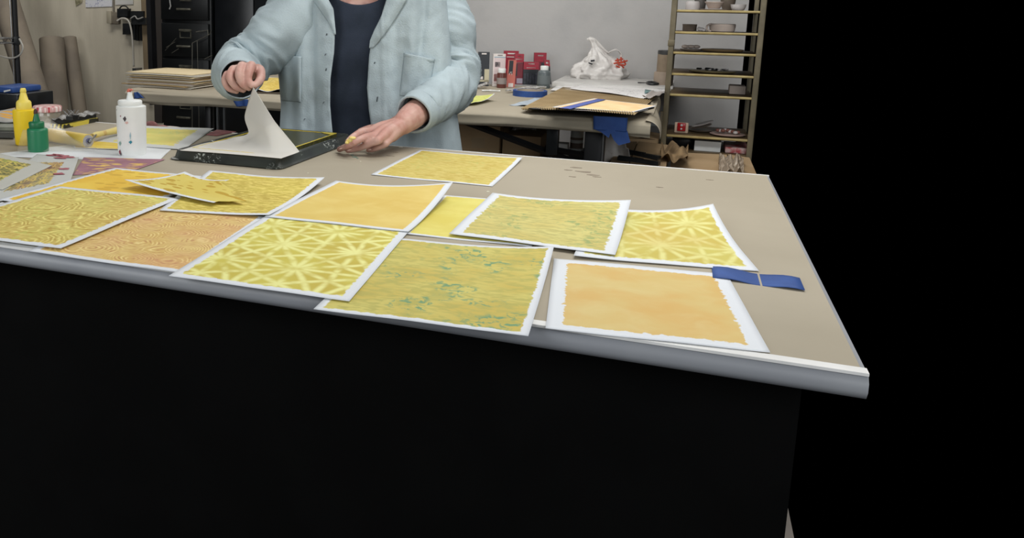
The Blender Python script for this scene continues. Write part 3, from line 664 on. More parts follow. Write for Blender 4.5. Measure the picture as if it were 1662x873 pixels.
jdirt = M('paint_stain', (120, 128, 136), .9)
jk = MB().grid(jacket, 260, 190).build('jacket', jm, person, thick=.004, smooth=True, off=0)
def patch(name, quad, mt, off=.008, th=.004, nu=24, nv=30, fn=None, parent=jk, puff=0):
    TLq, TRq, BRq, BLq = quad
    def g_(a, b_):
        u = (BLq[0] * (1 - a) + BRq[0] * a) * (1 - b_) + (TLq[0] * (1 - a) + TRq[0] * a) * b_
        v = (BLq[1] * (1 - a) + BRq[1] * a) * (1 - b_) + (TLq[1] * (1 - a) + TRq[1] * a) * b_
        ed = min(a, 1 - a, b_ * 1.0) ; e_ = min(1, ed / .08)
        d = off * (.3 + .7 * e_) + puff * math.sin(math.pi * a) * b_ ** 2 + (fn(a, b_) if fn else 0)
        return Qt(u, v, J(u, v) - d)
    return MB().grid(g_, nu, nv).build(name, mt, parent, thick=th, smooth=True, off=0)
patch('pocket', [(449, 88), (489, 92), (488, 166), (458, 163)], jm, puff=.008, fn=lambda a, b_: .004 * math.sin(a * 9) * b_)
patch('pocket', [(657, 86), (705, 96), (694, 160), (649, 155)], jm, puff=.010)
patch('pocket_hem', [(656.5, 86), (705.5, 96), (704, 101.5), (656, 91.5)], jm, off=.014, nv=5)
patch('pocket_hem', [(449, 88), (489.5, 92), (489, 97), (449.5, 93)], jm, off=.012, nv=5)
# lapels
def lapel(edge, outer, v0, v1, sgn):
    def g_(a, b_):
        v = v0 + (v1 - v0) * b_; ue = interp(edge, v); uo = interp(outer, v)
        u = ue + (uo - ue) * a - sgn * 1.5 * (1 - a)
        roll_ = .016 * math.sin(math.pi * min(1, a * 1.0) * .9 + .15) * (1 - b_ ** 3)
        return Qt(u, v, J(u, v) - .004 - roll_)
    return g_
MB().grid(lapel(ER, [(-75, 640), (-40, 662), (-14, 665), (0, 659), (31, 640), (50, 627), (70, 612), (80, 601)], -70, 78, 1), 16, 50).build('lapel', jm, jk, thick=.004, smooth=True)
MB().grid(lapel(EL, [(-75, 545), (-40, 520), (-14, 500), (0, 507), (15, 518), (35, 532), (52, 541), (60, 543)], -70, 56, -1), 16, 46).build('lapel', jm, jk, thick=.004, smooth=True)
for (u, v, h_) in ((612, 161, 4), (608, 102, 1.6), (530, 56, 1.6), (529, 113, 2)):
    p = Qt(u, v, J(u, v) - .006)
    MB().tube([p + Vector((.001, 0, rp(h_, 2.5))), p - Vector((.001, 0, rp(h_, 2.5)))], .0014, 8).build('button_hole', M('dark_thread', (52, 60, 66), .8), jk)
for (u, v) in ((493, 195), (524, 168), (527, 90)):
    p = Qt(u, v, J(u, v) - .0045); q = Qt(u + 2, v - 3, J(u + 2, v - 3) - .0045); MB().tube([p, q], .0012, 6).build('paint_stain', jdirt, jk)
# sleeves (open tubes with folds)
def sleeve(pts, rads, seed, name='sleeve', fold=(.05, 16), upv=(0, 0, 1), flat=1.0, extra=None):
    P_ = [Q(u, v, s) for u, v, s in pts]; R_ = [rp(r, s) for r, (u, v, s) in zip(rads, pts)]
    def fn(t, a):
        k = fold[0] * (.3 + 1.0 * gz(t, .55, .28))
        val = 1 + k * math.sin(fold[1] * t * 2 + 1.3 * math.sin(a + seed) + seed) * (.55 + .45 * math.cos(a * 2 + seed))
        val += .05 * noise.noise(Vector((math.cos(a) * 1.3, math.sin(a) * 1.3 + seed, t * 7)))
        nz = noise.noise(Vector((math.cos(a) * 1.1 + t * 3, math.sin(a) * 1.1 + seed, t * 20 + math.cos(a + seed) * 1.5)))
        val += (.10 * (1 - abs(nz) * 2.6)) * (.25 + .75 * gz(t, .62, .26))
        if extra: val += extra(t, a)
        return val
    return MB().tube(P_, R_, 72, caps=False, fn=fn, rings=22, upv=upv, flat=flat).build(name, jm, jk, thick=.004, smooth=True, off=0)
# viewer's left arm: shoulder, elbow out to the left, forearm towards the lens
sleeve([(545, -28, 2.64), (503, -6, 2.64), (468, 38, 2.62), (424, 82, 2.62), (392, 108, 2.60), (384, 120, 2.50), (390, 128, 2.38)], [16, 40, 47, 41, 39, 38, 31], 1.7, fold=(.075, 14))
# viewer's right arm
sleeve([(655, -34, 2.63), (700, -8, 2.62), (722, 40, 2.60), (733, 95, 2.57), (734, 132, 2.52), (712, 160, 2.42), (684, 178, 2.33)], [14, 40, 44, 41, 41, 34, 29], 4.1, fold=(.08, 15))
# rolled cuff
def cuff(pts, rads, seed):
    P_ = [Q(u, v, s) for u, v, s in pts]; R_ = [rp(r, s) for r, (u, v, s) in zip(rads, pts)]
    return MB().tube(P_, R_, 60, caps=False, rings=8, fn=lambda t, a: 1 + .04 * math.sin(a * 3 + seed) + .03 * math.sin(t * 14 + a)).build('cuff', jm, jk, thick=.007, smooth=True, off=0)
cuff([(694, 172, 2.37), (682, 180, 2.33), (671, 187, 2.29)], [32, 32, 30], .4)
# shirt
def shirt(a, b_):
    th = 2 * math.pi * a + math.pi; x = math.sin(th)
    vt = 8 - 34 * min(1, abs(x) * 1.5) ** 2 if math.cos(th) > 0 else -28
    v = vt + (330 - vt) * (1 - b_)
    A = interp([(-40, 78), (0, 100), (60, 112), (340, 122)], v); B = interp([(-40, .075), (0, .10), (60, .125), (170, .125), (340, .13)], v); uc = interp([(-40, 584), (0, 583), (150, 580), (340, 585)], v)
    fo = .004 * math.sin(v * .09 + x * 2) * max(0, math.cos(th)) + .003 * noise.noise(Vector((x * 4, v * .03, 1)))
    return Qt(uc + A * x, v, S0 - (B + fo) * math.cos(th))
MB().grid(shirt, 96, 90).build('top', M('dark_navy_knit', (46, 53, 64), .95, (52, 59, 72), 16, .0006, 300, spec=.15), person, thick=.003, smooth=True, off=0)
# trousers and shoes
tz = M('dark_denim', (48, 56, 74), .9, (40, 46, 62), 20)
hip = Qt(590, 300, S0); mb = MB()
base = Vector((hip.x, hip.y, 0)); 
mb.tube([base + Vector((0, 0, .76)), base + Vector((0, .01, .82)), base + Vector((0, .02, .86))], [.12, .115, .10], 30, upv=(1, 0, 0), rings=4)
for sg in (-1, 1):
    mb.tube([base + Vector((sg * .085, 0, .86)), base + Vector((sg * .10, 0, .48)), base + Vector((sg * .11, .01, .06))], [.095, .070, .055], 24, rings=8)
link('trousers', fuse(mb, .008, 4, 'trousers'), tz, person)
for sg in (-1, 1):
    mb = MB().ball(base + Vector((sg * .115, -.07, .035)), (.045, .12, .034)).ball(base + Vector((sg * .11, .02, .055)), (.042, .06, .055)); link('shoe', fuse(mb, .005, 4, 'shoe'), black_p, person)
# body: head, neck, arms, hands
bd = MB()
def T(pts, r, seg=16, rings=6):
    bd.tube(pts, list(r), seg, rings=rings); bd.ball(pts[0], r[0], seg=12); bd.ball(pts[-1], r[-1], seg=12)
T([Qt(588, 60, S0), Qt(586, 20, S0), Qt(584, -10, S0 + .01)], [.10, .095, .07]); bd.ball(Qt(583, 5, S0), (.17, .088, .06), R=Matrix.Rotation(yaw * .0, 3, 'Z'))
T([Qt(584, -5, S0 - .0), Qt(583, -50, S0 - .03)], [.058, .054])
hc = Qt(582, -108, S0 - .05); bd.ball(hc, (.075, .095, .115)); bd.ball(hc + Vector((0, -.045, -.065)), (.05, .045, .045)); bd.ball(hc + Vector((0, -.098, -.01)), (.012, .020, .026))
for sg in (-1, 1): bd.ball(hc + Vector((sg * .077, 0, -.01)), (.010, .02, .032)); bd.ball(hc + Vector((sg * .032, -.082, .02)), (.016, .012, .009))
bd.ball(hc + Vector((0, -.088, -.055)), (.026, .012, .010))
# arms inside the sleeves
T([Qt(520, 10, S0), Q(468, 42, 2.62), Q(424, 84, 2.62), Q(394, 108, 2.60)], [.055, .05, .045, .042])
T([Q(394, 108, 2.60), Q(389, 120, 2.45), Q(396, 122, 2.34)], [.042, .036, .029])
T([Qt(668, 10, S0), Q(720, 40, 2.60), Q(732, 95, 2.57), Q(732, 130, 2.52)], [.055, .05, .046, .042])
zf = .932
T([Q(732, 130, 2.52), Q(700, 163, 2.42), Q(672, 186, 2.30), Q(655, 200, 2.24)], [.043, .041, .038, .031])
# --- hand resting on the tray corner (viewer's right)
def hp(u, v, z): return at(u, v, z)
wr = Q(655, 200, 2.24)
K = [hp(600, 214, .957), hp(606, 221, .953), hp(614, 228, .946), hp(626, 233, .936)]     # knuckles index..pinky
for k, kp in enumerate(K):
    T([wr.lerp(kp, .1) + Vector((0, 0, -.002)), wr.lerp(kp, .6) + Vector((0, 0, .004)), kp], [.022, .0165, .0125 - .001 * k])
T([wr, hp(636, 219, .945)], [.026, .020])
T([K[0], hp(588, 214, .957), hp(574, 222, .950), hp(565, 230, .940)], [.0120, .0106, .0098, .0084])
T([K[1], hp(592, 223, .950), hp(570, 234, .935), hp(551, 242.5, .910)], [.0115, .0100, .0090, .0078])
T([K[2], hp(600, 233, .935), hp(583, 240, .920), hp(565, 244, .911)], [.0110, .0098, .0088, .0076])
T([K[3], hp(616, 238, .925), hp(606, 242, .915), hp(598, 243.5, .909)], [.0100, .0088, .0080, .0070])
T([wr + Vector((-.02, .02, 0)), hp(622, 208, .945), hp(604, 208, .935), hp(585, 213, .930)], [.02, .0155, .012, .0095])
# --- pinching hand (viewer's left)
S = 2.24
wl_ = Q(400, 120, 2.34)
k4 = [Q(408, 107, 2.262), Q(393, 107.5, 2.258), Q(379, 113, 2.264), Q(369, 121, 2.276)]
for k, kp in enumerate(k4):
    T([wl_, wl_.lerp(kp, .6), kp], [.026, .019, .0135 - .0008 * k])
T([k4[0], Q(404, 118, 2.225), Q(403, 130, 2.215), Q(409, 139, 2.205)], [.0140, .0115, .0102, .0080])
T([k4[1], Q(388, 119, 2.220), Q(393, 135, 2.215), Q(404, 143, 2.222)], [.0138, .0118, .0102, .0084])
T([k4[2], Q(373, 124, 2.228), Q(381, 139, 2.225), Q(395, 146, 2.238)], [.0130, .0112, .0098, .0082])
T([k4[3], Q(365, 131, 2.244), Q(371, 143, 2.243), Q(384, 148.5, 2.252)], [.0115, .0100, .0090, .0074])
T([wl_ + Vector((0, 0, -.002)), Q(418, 114, 2.31), Q(423, 123, 2.265), Q(421, 131, 2.235), Q(413.5, 139, 2.210)], [.022, .018, .0135, .0118, .0090])
bm_ = fuse(bd, .0024, 3, 'body', .5)
body = link('body', bm_, skin, person)
# nails
nail = M('fingernail', (224, 190, 176), .3)
def nl(p, d, r=.0055):
    x = Vector(d).normalized(); mx_ = frame(p, x, Vector((0, 0, 1)).cross(x)); mb = MB().ball((0, 0, 0), (r * 1.2, r * .85, .0016), seg=12)
    me = mb.mesh('fingernail'); me.transform(mx_); link('fingernail', me, nail, person)
nl(hp(553, 241.5, .9185), hp(551, 241.5, .92) - hp(570, 234, .94)); nl(hp(567, 243.5, .918), hp(565, 244, .911) - hp(583, 240, .92)); nl(hp(600, 243, .9155), hp(598, 243.5, .909) - hp(606, 242, .915), .005)
yp = M('yellow_finger_paint', (226, 196, 96), .45, (240, 220, 150), 200)
link('finger_paint', fuse(MB().ball(hp(572, 224, .9545), (.010, .007, .0045), R=Matrix.Rotation(.4, 3, 'Z')).ball(hp(567, 228, .9475), (.009, .0065, .0045)).ball(hp(563.5, 231.5, .942), (.006, .006, .004)), .0012, 3), yp, person)
# hair
hm = M('grey_brown_hair', (110, 98, 88), .7, (80, 70, 62), 60)
mb = MB().ball(hc + Vector((0, .018, .03)), (.088, .098, .105)).ball(hc + Vector((0, .05, -.03)), (.08, .06, .08))
link('hair', fuse(mb, .006, 3), hm, person)

# ------------------------------------------------------------------ back table
BX0, BX1, BY0, BY1 = at(193, 146).x, -.095, 3.15, 4.40
bt = thing('folding_table', ((BX0 + BX1) / 2, 3.8, 0), 'kraft-paper-wrapped folding table with black legs behind the person', 'table')
def wrap(a, b_):                       # a along x, b from under the front lip, over the top, to the rear lip
    path = [(BY0 + .05, .846), (BY0 + .008, .846), (BY0 - .004, .856), (BY0 - .004, .884), (BY0 + .012, .897), (BY0 + .05, .900), (BY1 - .05, .900), (BY1, .895), (BY1, .85)]
    t = b_ * (len(path) - 1); i = min(int(t), len(path) - 2); t -= i
    y = path[i][0] * (1 - t) + path[i + 1][0] * t; z = path[i][1] * (1 - t) + path[i + 1][1] * t
    if b_ < .5:
        z += -.018 * max(0, noise.noise(Vector((a * 5, .3, 0))) + .2) * (1 - b_ * 2) if b_ < .3 else 0
        y += .006 * noise.noise(Vector((a * 14, b_ * 8, 4)))
    return Vector((BX0 + (BX1 - BX0) * a, y, z))
MB().grid(wrap, 80, 49).build('paper_wrap', kraft, bt, smooth=True)
MB().box(((BX0 + BX1) / 2, (BY0 + BY1) / 2, .872), (BX1 - BX0 - .02, BY1 - BY0 - .03, .045)).build('table_board', M('table_board_grey', (90, 88, 84), .7), bt)
# folded paper hanging over the right end
def flap(a, b_):
    y = BY0 + .0 + (BY1 - BY0 - .1) * a
    out_ = (.055 - .04 * a) * math.sin(math.pi * min(1, b_ * 1.1) * .5); 
    z = .9015 - .065 * b_ ** 1.6 * (1 - .35 * a) + .004 * math.sin(a * 14 + b_ * 3)
    return Vector((BX1 - .02 + out_ + .006 * math.sin(a * 9), y, z))
MB().grid(flap, 40, 14).build('paper_flap', kraft, bt, thick=.001, smooth=True)
def legset(x, nm='leg'):
    for y in (BY0 + .16, BY1 - .16):
        MB().box((x, y, .425), (.05, .04, .85), bev=.004).build('leg', black_m, bt)
    MB().box((x, (BY0 + BY1) / 2, .60), (.03, BY1 - BY0 - .32, .03)).build('crossbar', black_m, bt)
xL = at(965, 230, .75).x
xl = atY(965, 240, BY0 + .10).x
for k, (x, wd) in enumerate(((xl, .075), (BX0 + .38, .03))):
    MB().box((x, BY0 + .10, .423), (wd, .035, .846), bev=.004).build('leg', black_m, bt)
    MB().box((x, BY1 - .15, .423), (wd, .035, .846), bev=.004).build('leg', black_m, bt)
MB().box((xl + .032, BY0 + .079, .423), (.006, .006, .84)).build('leg_highlight_strip', steel, bt)
p0 = atY(752, 196, BY0 + .12); p1 = atY(945, 268, BY0 + .12)
MB().tube([p0, p1], .014, 4).build('brace', black_m, bt)
p0 = atY(885, 240, BY0 + .12); p1 = atY(950, 252, BY0 + .10)
MB().tube([p0, p1], .012, 4).build('brace', black_m, bt)
p0 = atY(897, 218, BY0 + .10)
MB().box((p0.x, BY0 + .11, p0.z - .02), (.045, .04, .12), bev=.003).build('latch', black_p, bt)
for u in (353, 364):
    p0 = atY(u, 190, BY0 + .06); MB().tube([(p0.x, BY0 + .06, .85), (p0.x, BY0 + .06, 0)], .006, 10).build('leg', M('dull_chrome', (110, 112, 114), .35, metal=.7), bt)
# blue tape on its front
def tape(name, px4, Y, label, bulge=.0):
    P4 = [atY(u, v, Y) for u, v in px4]
    def g_(a, b_):
        p = P4[3].lerp(P4[2], a).lerp(P4[0].lerp(P4[1], a), b_); return p + Vector((0, -.003 * math.sin(a * 9) - bulge * math.sin(b_ * 3), 0))
    return tag(MB().grid(g_, 14, 16).build(name, tape_b, thick=.0006, smooth=True), label, 'tape')
tape('tape_strip', [(963, 188), (1019, 191), (1017, 214), (963, 210)], BY0 - .012, 'wide blue masking tape patch on the right front of the back table')
mb = MB()
poly = [atY(u, v, BY0 - .011) for u, v in ((963, 209), (1018, 212), (1023, 231), (1004, 236), (996, 227), (991, 216), (988, 224), (975, 214))]
o = mb.prism(poly, (0, .0008, 0)).build('tape_strip', tape_b); tag(o, 'torn blue tape ends hanging below the wide tape patch', 'tape')
tape('tape_strip', [(378, 163), (403, 161), (402, 172), (384, 173)], BY0 - .014, 'small blue tape piece under the lifting hand, on the table edge behind')
tape('tape_strip', [(217, 150), (224, 149), (234, 159), (218, 160)], BY0 - .014, 'small blue tape piece at the left corner of the back table')

# folders
F0 = at(206, 139.5, .9); F1 = at(312, 146, .9); dF = (F1 - F0); dF.z = 0; LF = dF.length; dF.normalize(); nF = Vector((-dF.y, dF.x, 0))
topz = zat(F1, 121.5)
nfo = 15; th_ = (topz - .9) / nfo
fm = [M('manila_folder', (214, 196, 158), .8, (204, 186, 146), 3), M('cream_paper_stack', (208, 202, 190), .85, (196, 190, 176), 3), M('tan_folder', (190, 160, 112), .8), M('pale_pink_folder', (200, 180, 168), .8)]
for k in range(nfo):
    sx, sy, rz = random.uniform(-.02, .02), random.uniform(-.02, .02), random.uniform(-.07, .07)
    if k == nfo - 1: sx = sy = rz = 0
    c_ = F0 + dF * (LF / 2 + sx) + nF * (.16 + sy); Rm = Matrix.Rotation(math.atan2(dF.y, dF.x) + rz, 3, 'Z'); zz = .9008 + k * th_
    sag = random.uniform(.0, .005)
    mk = fm[0] if k == nfo - 1 else fm[[1, 1, 2, 1, 3, 0][k % 6]]
    def g_(a, b_): return c_ + Rm @ Vector(((a - .5) * (LF + .0), (b_ - .5) * .32, 0)) + Vector((0, 0, zz - c_.z + .0005 + sag * math.sin(math.pi * a)))
    o = MB().grid(g_, 12, 4).build('folder', mk, thick=th_ * .62, smooth=True, off=1)
    if k == nfo - 1: lb = 'manila folder on top of the stack at the left of the back table'
    elif k == 0: lb = 'bottom folder of the stack at the left of the back table'
    else: lb = ['', 'second', 'third', 'fourth', 'fifth', 'sixth', 'seventh', 'eighth', 'ninth', 'tenth', 'eleventh', 'twelfth', 'thirteenth', 'fourteenth'][nfo - 1 - k] + ' folder from the top of the stack at the left of the back table'
    tag(o, lb, 'folder', 'folders stacked on the back table')
c_ = F0 + dF * (LF / 2 - .03) + nF * .2
o = MB().box((c_.x - .02, c_.y, .915), (LF + .04, .34, .024), rot=math.atan2(dF.y, dF.x), bev=.003).build('black_folio', black_p)
bpy.data.objects.remove(o)
c_ = at(212, 128, .93); o = MB().box((F0.x - .012, F0.y + .10, .9 + (topz - .9) * .55), (.018, .06, topz - .9 + .012), rot=.1).build('black_binder_spine', black_p)
o.name = 'black_binder'; tag(o, 'black binder standing against the left end of the folder stack', 'binder')
# prints on the back table left of the person
sheet('stacked_print', [(425, 124), (470, 126), (474, 151), (404, 149)], print_mat('back_print', (226, 204, 124), (216, 190, 100), (200, 170, 76), 'leaf', .7, .02, .01, seed=31.2), .006, 'crumpled pale yellow print on the back table between hand and jacket', lifts=(.03, .01, 0, 0), wav=.02, fall=.4)
sheet('stacked_board', [(428, 140), (476, 141), (480, 153.5), (402, 150.5)], M('grey_board', (104, 92, 78), .8), .002, 'thin grey board under the crumpled yellow print', 'board', thick=.003)
sheet('stacked_print', [(752, 153), (803, 152), (772, 166), (740, 172)], print_mat('back_green', (214, 214, 130), (204, 206, 112), (190, 196, 104), 'leaf', .7, .012, .004, green=(120, 160, 90), green_amt=.6, seed=32.2), .004, 'pale yellow-green print curling up at the back table edge beside the sleeve', lifts=(.0, .028, .01, 0), fall=.5)

# ------------------------------------------------------------------ paint tubes and jars
red_m = M('crimson_plastic', (156, 30, 48), .35, (146, 26, 42), 8); wtx = M('white_ink', (228, 222, 218), .5); blk_t = M('black_tube', (34, 38, 44), .35); sal = M('salmon_tube', (196, 110, 96), .35, (186, 100, 88)); pkw = M('pinkish_white_tube', (214, 196, 196), .35); cream = M('cream_label', (196, 188, 160), .6)
mar = M('maroon_carton', (122, 32, 48), .4, (112, 28, 42), 8); redh = M('red_header', (160, 34, 54), .4)
def pack(uc, vb, vt, wpx, mat_, label, Yd=0, depth=.03, tilt=0, items=(), side=None):
    """a slim upright pack; items = (kind, u0, v0, u1, v1 as fractions of width / height from the top left, material)"""
    P = at(uc, vb, .9); P = Vector((P.x, P.y + Yd, .9012)); k = ppm(P); wd = wpx / k; h_ = zat(P, vt) - .9
    t = thing('paint_pack', P, label, 'paint pack', 'paint packs on the back table')
    N = -FHV; D = FHV
    def pt(fx, fz, d): return P + XR * ((fx - .5) * wd + tilt * h_ * fz) + Vector((0, 0, h_ * fz)) + D * (d + .0)
    mb = MB(); mb.prism([pt(0, 0, 0), pt(1, 0, 0), pt(1, 1, depth * .35), pt(0, 1, depth * .35)], D * depth * .6)
    mb.build('pack_body', mat_, t)
    if side: MB().prism([pt(1.005, 0, 0), pt(1.07, 0, depth * .6), pt(1.07, .97, depth * .9), pt(1.005, 1, depth * .35)], D * .002).build('pack_side', side, t)
    for (nm, u0, v0, u1, v1, mt_) in items:
        q = [pt(a, 1 - c, depth * .35 * (1 - c) - .0012) for a, c in ((u0, v1), (u1, v1), (u1, v0), (u0, v0))]
        MB().prism(q, D * .001).build(nm, mt_, t)
    return t, pt, h_, wd
def ptext(pk, word, fx, fz, size, mt_, vert=True):
    t, pt, h_, wd = pk; o0 = pt(fx, fz, -.003 + .0105 * fz)
    upd = (pt(fx, 1, .0105) - pt(fx, 0, 0)).normalized()
    text('lettering', word, size, mt_, t, frame(o0, -upd, XR) if vert else frame(o0, XR, upd), .0002)
wm_ = M('off_white_print', (224, 216, 212), .5); greyl = M('grey_print', (120, 118, 120), .5)
pack(784, 140, 85, 18, blk_t, 'dark navy paint carton with a cream corner panel, leftmost of the packs by the sleeve', items=(('hang_hole', .28, .03, .72, .07, wm_), ('cream_panel', .58, .5, 1, .86, cream), ('foot_band', 0, .82, 1, .87, cream), ('barcode_label', .04, .72, .46, .80, wm_)))
pk = pack(808, 141, 88, 20, wm_, 'white and pink paint carton with orange square behind the brown bottle', Yd=.015, items=(('hang_hole', .35, .03, .75, .055, greyl), ('blue_line', .08, .09, 1, .11, M('pale_blue_line', (130, 170, 190), .5)), ('pink_panel', .08, .12, .95, .9, pkw), ('black_label', .16, .25, .58, .40, blk_t), ('orange_square', .1, .62, .55, .84, M('orange_red', (186, 74, 60), .4))))
pk = pack(824, 133, 83, 24, redh, 'tallest crimson paint pack with white hang hole, behind the salmon tube', Yd=.07, depth=.02, items=(('hang_hole', .25, .07, .75, .11, wm_), ('text_line', .2, .19, .85, .215, wm_)))
pk = pack(839.5, 138, 88, 15, mar, 'maroon paint pack with a pale square label at its foot and a white side', Yd=.03, tilt=-.0, side=wm_, items=(('header', 0, 0, 1, .30, redh), ('hang_hole', .3, .06, .8, .10, wm_), ('text_line', .1, .16, .85, .185, wm_), ('white_line', .0, .28, 1, .30, wm_), ('pale_label', .3, .80, .95, .97, M('pale_label', (170, 160, 176), .6)), ('dark_panel', .02, .33, .32, .72, blk_t)))
pk = pack(828.5, 142, 98, 13, sal, 'salmon paint tube pack lettered in white on black, before the maroon ones', depth=.02, tilt=.04, items=(('black_panel', .12, .02, .62, .5, blk_t), ('foot_label', .2, .85, .8, .99, wm_)))
ptext(pk, 'CRYLIC', .37, .70, .021, wm_)
pk = pack(861, 138, 101, 25, blk_t, 'wide hanging pack with crimson header and dark tubes, right of the maroon pack', depth=.024, items=(('header', 0, 0, 1, .33, redh), ('hang_hole', .3, .06, .7, .11, wm_), ('text_line', .2, .24, .8, .27, wm_)) + tuple(('dark_tube', .06 + .18 * i, .5, .18 + .18 * i, .95, M('slate_tubes', (58, 60, 70), .3, (36, 38, 46), 60)) for i in range(5)))
pk = pack(871, 131, 86, 20, mar, 'crimson and dark hanging pack standing behind the wide one', Yd=.09, depth=.02, items=(('header', 0, 0, 1, .34, redh), ('hang_hole', .3, .08, .75, .13, wm_), ('text_line', .2, .22, .9, .25, wm_), ('navy_panel', .6, .37, 1, .9, blk_t)))
pk = pack(888, 138, 98, 9, blk_t, 'narrow dark pack with a red top leaning behind the grey bottle', Yd=.05, depth=.02, tilt=-.12, items=(('header', 0, 0, 1, .26, redh), ('white_dot', .3, .08, .75, .15, wm_)))
tj = M('brown_paint', (104, 60, 54), .3)
def jar(uc, vb, prof_b, prof_c, mt_, capm, label, lab=None):
    P = at(uc, vb, .9); t = thing('paint_bottle', P, label, 'paint bottle', 'small paint bottles on the back table')
    mb = MB(); lathe_px(mb, uc, vb, prof_b); mb.build('bottle_body', mt_, t, sharp=50)
    mb = MB(); lathe_px(mb, uc, vb, prof_c); mb.build('cap', capm, t, sharp=50)
    if lab:
        mb = MB(); lathe_px(mb, uc, vb, lab[0], cap0=False, cap1=False); mb.build('paper_label', lab[1], t, sharp=50)
jar(813.5, 142.5, [(None, 7.3), (141, 7.6), (120, 7.6), (118, 7)], [(118.5, 6), (112, 6.3), (111, 5.6)], tj, white_p, 'small brown paint bottle with a white cap in front of the tubes', ([(136, 7.8), (126, 7.8)], M('grey_label', (150, 140, 136), .6)))
jar(882, 143, [(None, 10), (141, 10.5), (118, 10.5), (115, 9), (113.5, 6)], [(114, 6.3), (108, 6.6), (106.8, 5.8)], M('slate_paint', (92, 100, 102), .3), white_p, 'grey paint bottle with a white cap at the right of the tubes', ([(136, 10.7), (122, 10.7)], M('grey_label2', (108, 116, 118), .6)))
# crushed metal tube and foil
def crump(name, pts, r, mt_, label, cat, seedv=0, flat=.5):
    o = MB().tube([at(u, v, z) for u, v, z in pts], r, 20, rings=8, flat=flat, upv=(0, 0, 1), fn=lambda t, a: 1 + .5 * noise.noise(Vector((t * 9, math.cos(a) * 2 + seedv, math.sin(a) * 2)))).build(name, mt_, smooth=False, sharp=25)
    return tag(o, label, cat)
foil = M('silvery_white_tube', (214, 212, 208), .3, (168, 164, 160), 60, metal=.3)
crump('squeezed_tube', [(822, 147, .912), (845, 144, .914), (868, 142, .914), (884, 141.5, .912)], [.008, .014, .014, .011], foil, 'squeezed-out white metal tube lying in front of the paint bottles', 'paint tube', 1)
crump('squeezed_tube', [(766, 142, .908), (778, 140, .912), (790, 135, .924)], [.006, .013, .012], foil, 'crumpled silvery tube lying at the foot of the dark navy tube', 'paint tube', 3)
crump('squeezed_tube', [(782, 147, .905), (796, 147, .906), (812, 147.5, .905)], [.006, .007, .005], white_p, 'thin white squeezed tube lying before the pinkish tube', 'paint tube', 5)
# tape roll
P = at(860, 155.5, .9); R1 = 27.5 / ppm(P)
t = thing('tape_roll', P, 'roll of blue masking tape lying flat on the back table', 'tape roll')
MB().lathe([(R1 * .8, 0), (R1, 0), (R1, .026), (R1 * .8, .026)], P, 64, cap0=False, cap1=False).build('tape_ring', tape_b, t, sharp=50)
MB().lathe([(R1 * .8, .0005), (R1 * .8, .0265), (R1 * .77, .0265), (R1 * .77, .0005)], P, 64, cap0=False, cap1=False).build('cardboard_core', M('pale_core', (176, 164, 146), .8), t, sharp=50)
# pale blue wipe
sheet('blue_wipe', [(868, 160), (888, 162), (872, 172), (826, 171)], M('pale_blue_wipe', (172, 182, 190), .8, (156, 166, 176), 30), .001, 'pale blue-grey wipe in front of the tape roll', 'cloth', wav=.006, lifts=(.006, 0, .004, 0))
# corrugated cardboard
TL, TR, BR, BL = at(914, 143, .902), at(1064, 158, .902), at(1030, 187, .93), at(846, 178, .912)
def corr(a, b_):
    p = BL.lerp(BR, a).lerp(TL.lerp(TR, a), b_); z = p.z + .0022 * math.sin(a * 2 * math.pi * 50) * 1.6 + .014 * max(0, .5 - b_) * math.sin(a * 3) ; return Vector((p.x, p.y, z + .004))
tag(MB().grid(corr, 500, 8).build('corrugated_cardboard', M('corrugated_brown', (182, 160, 122), .8, (170, 148, 110), 10), thick=.002, smooth=True), 'sheet of ridged brown cardboard overhanging the front of the back table', 'cardboard')
sheet('taped_print', [(965, 160), (1066, 172), (1028, 182), (896, 174)], print_mat('peach_print', (238, 216, 170), (236, 200, 150), (232, 188, 120), 'plain', 1.2, .02, .008, seed=41), .036, 'peach and cream print with a blue tape stripe on the ridged cardboard', lifts=(0, 0, 0, 0), wav=.001)
sheet('dark_print', [(960, 172), (1052, 178), (1026, 184), (922, 178)], print_mat('dark_print', (112, 100, 96), (150, 140, 132), (60, 56, 60), 'leaf', 1.5, .004, .004, seed=42), .0315, 'dark patterned sheet tucked under the peach print', wav=.001)
sheet('tape_strip', [(971, 160.5), (983, 162), (926, 177), (908, 175.5)], M('violet_blue_tape', (88, 104, 176), .6), .0385, 'violet-blue tape stripe across the peach print', 'tape', wav=.001, nu=8, nv=8)
o = sheet('black_board', [(905, 172), (1062, 176), (1029, 185), (858, 177.5)], black_p, .018, 'thin black board under the front edge of the ridged cardboard', 'board', thick=.005, wav=.0)
# newsprint and drawings
mt, n, b = newmat('scribbled_paper'); tc = n.new('ShaderNodeTexCoord').outputs['Object']
q = n.noise(n.vmap(tc, (1, 2.2, 1)), 14, 2, 1.5); ln = n.m('SUBTRACT', 1.0, n.ramp(n.m('ABSOLUTE', n.m('SUBTRACT', q, .5)), .004, .014))
q2 = n.noise(tc, 5, 2); lw = n.m('MULTIPLY', ln, n.ramp(q2, .5, .6))
n.put(b.inputs['Base Color'], n.mix(lw, lin((226, 224, 222)), lin((60, 60, 62)))); b.inputs['Roughness'].default_value = .8
sheet('newspaper', [(915, 131), (1092, 147), (1050, 158), (893, 147)], mt, .003, 'sheet of scribbled white paper beneath the plastic bag, on the back table', 'paper', wav=.006)
sheet('drawing_sheet', [(960, 134), (1091, 148), (1046, 161), (925, 144)], mt, .012, 'white drawing sheet with black scribbles and a teal corner, right end of back table', 'paper', wav=.006, lifts=(0, .0, .0, 0))
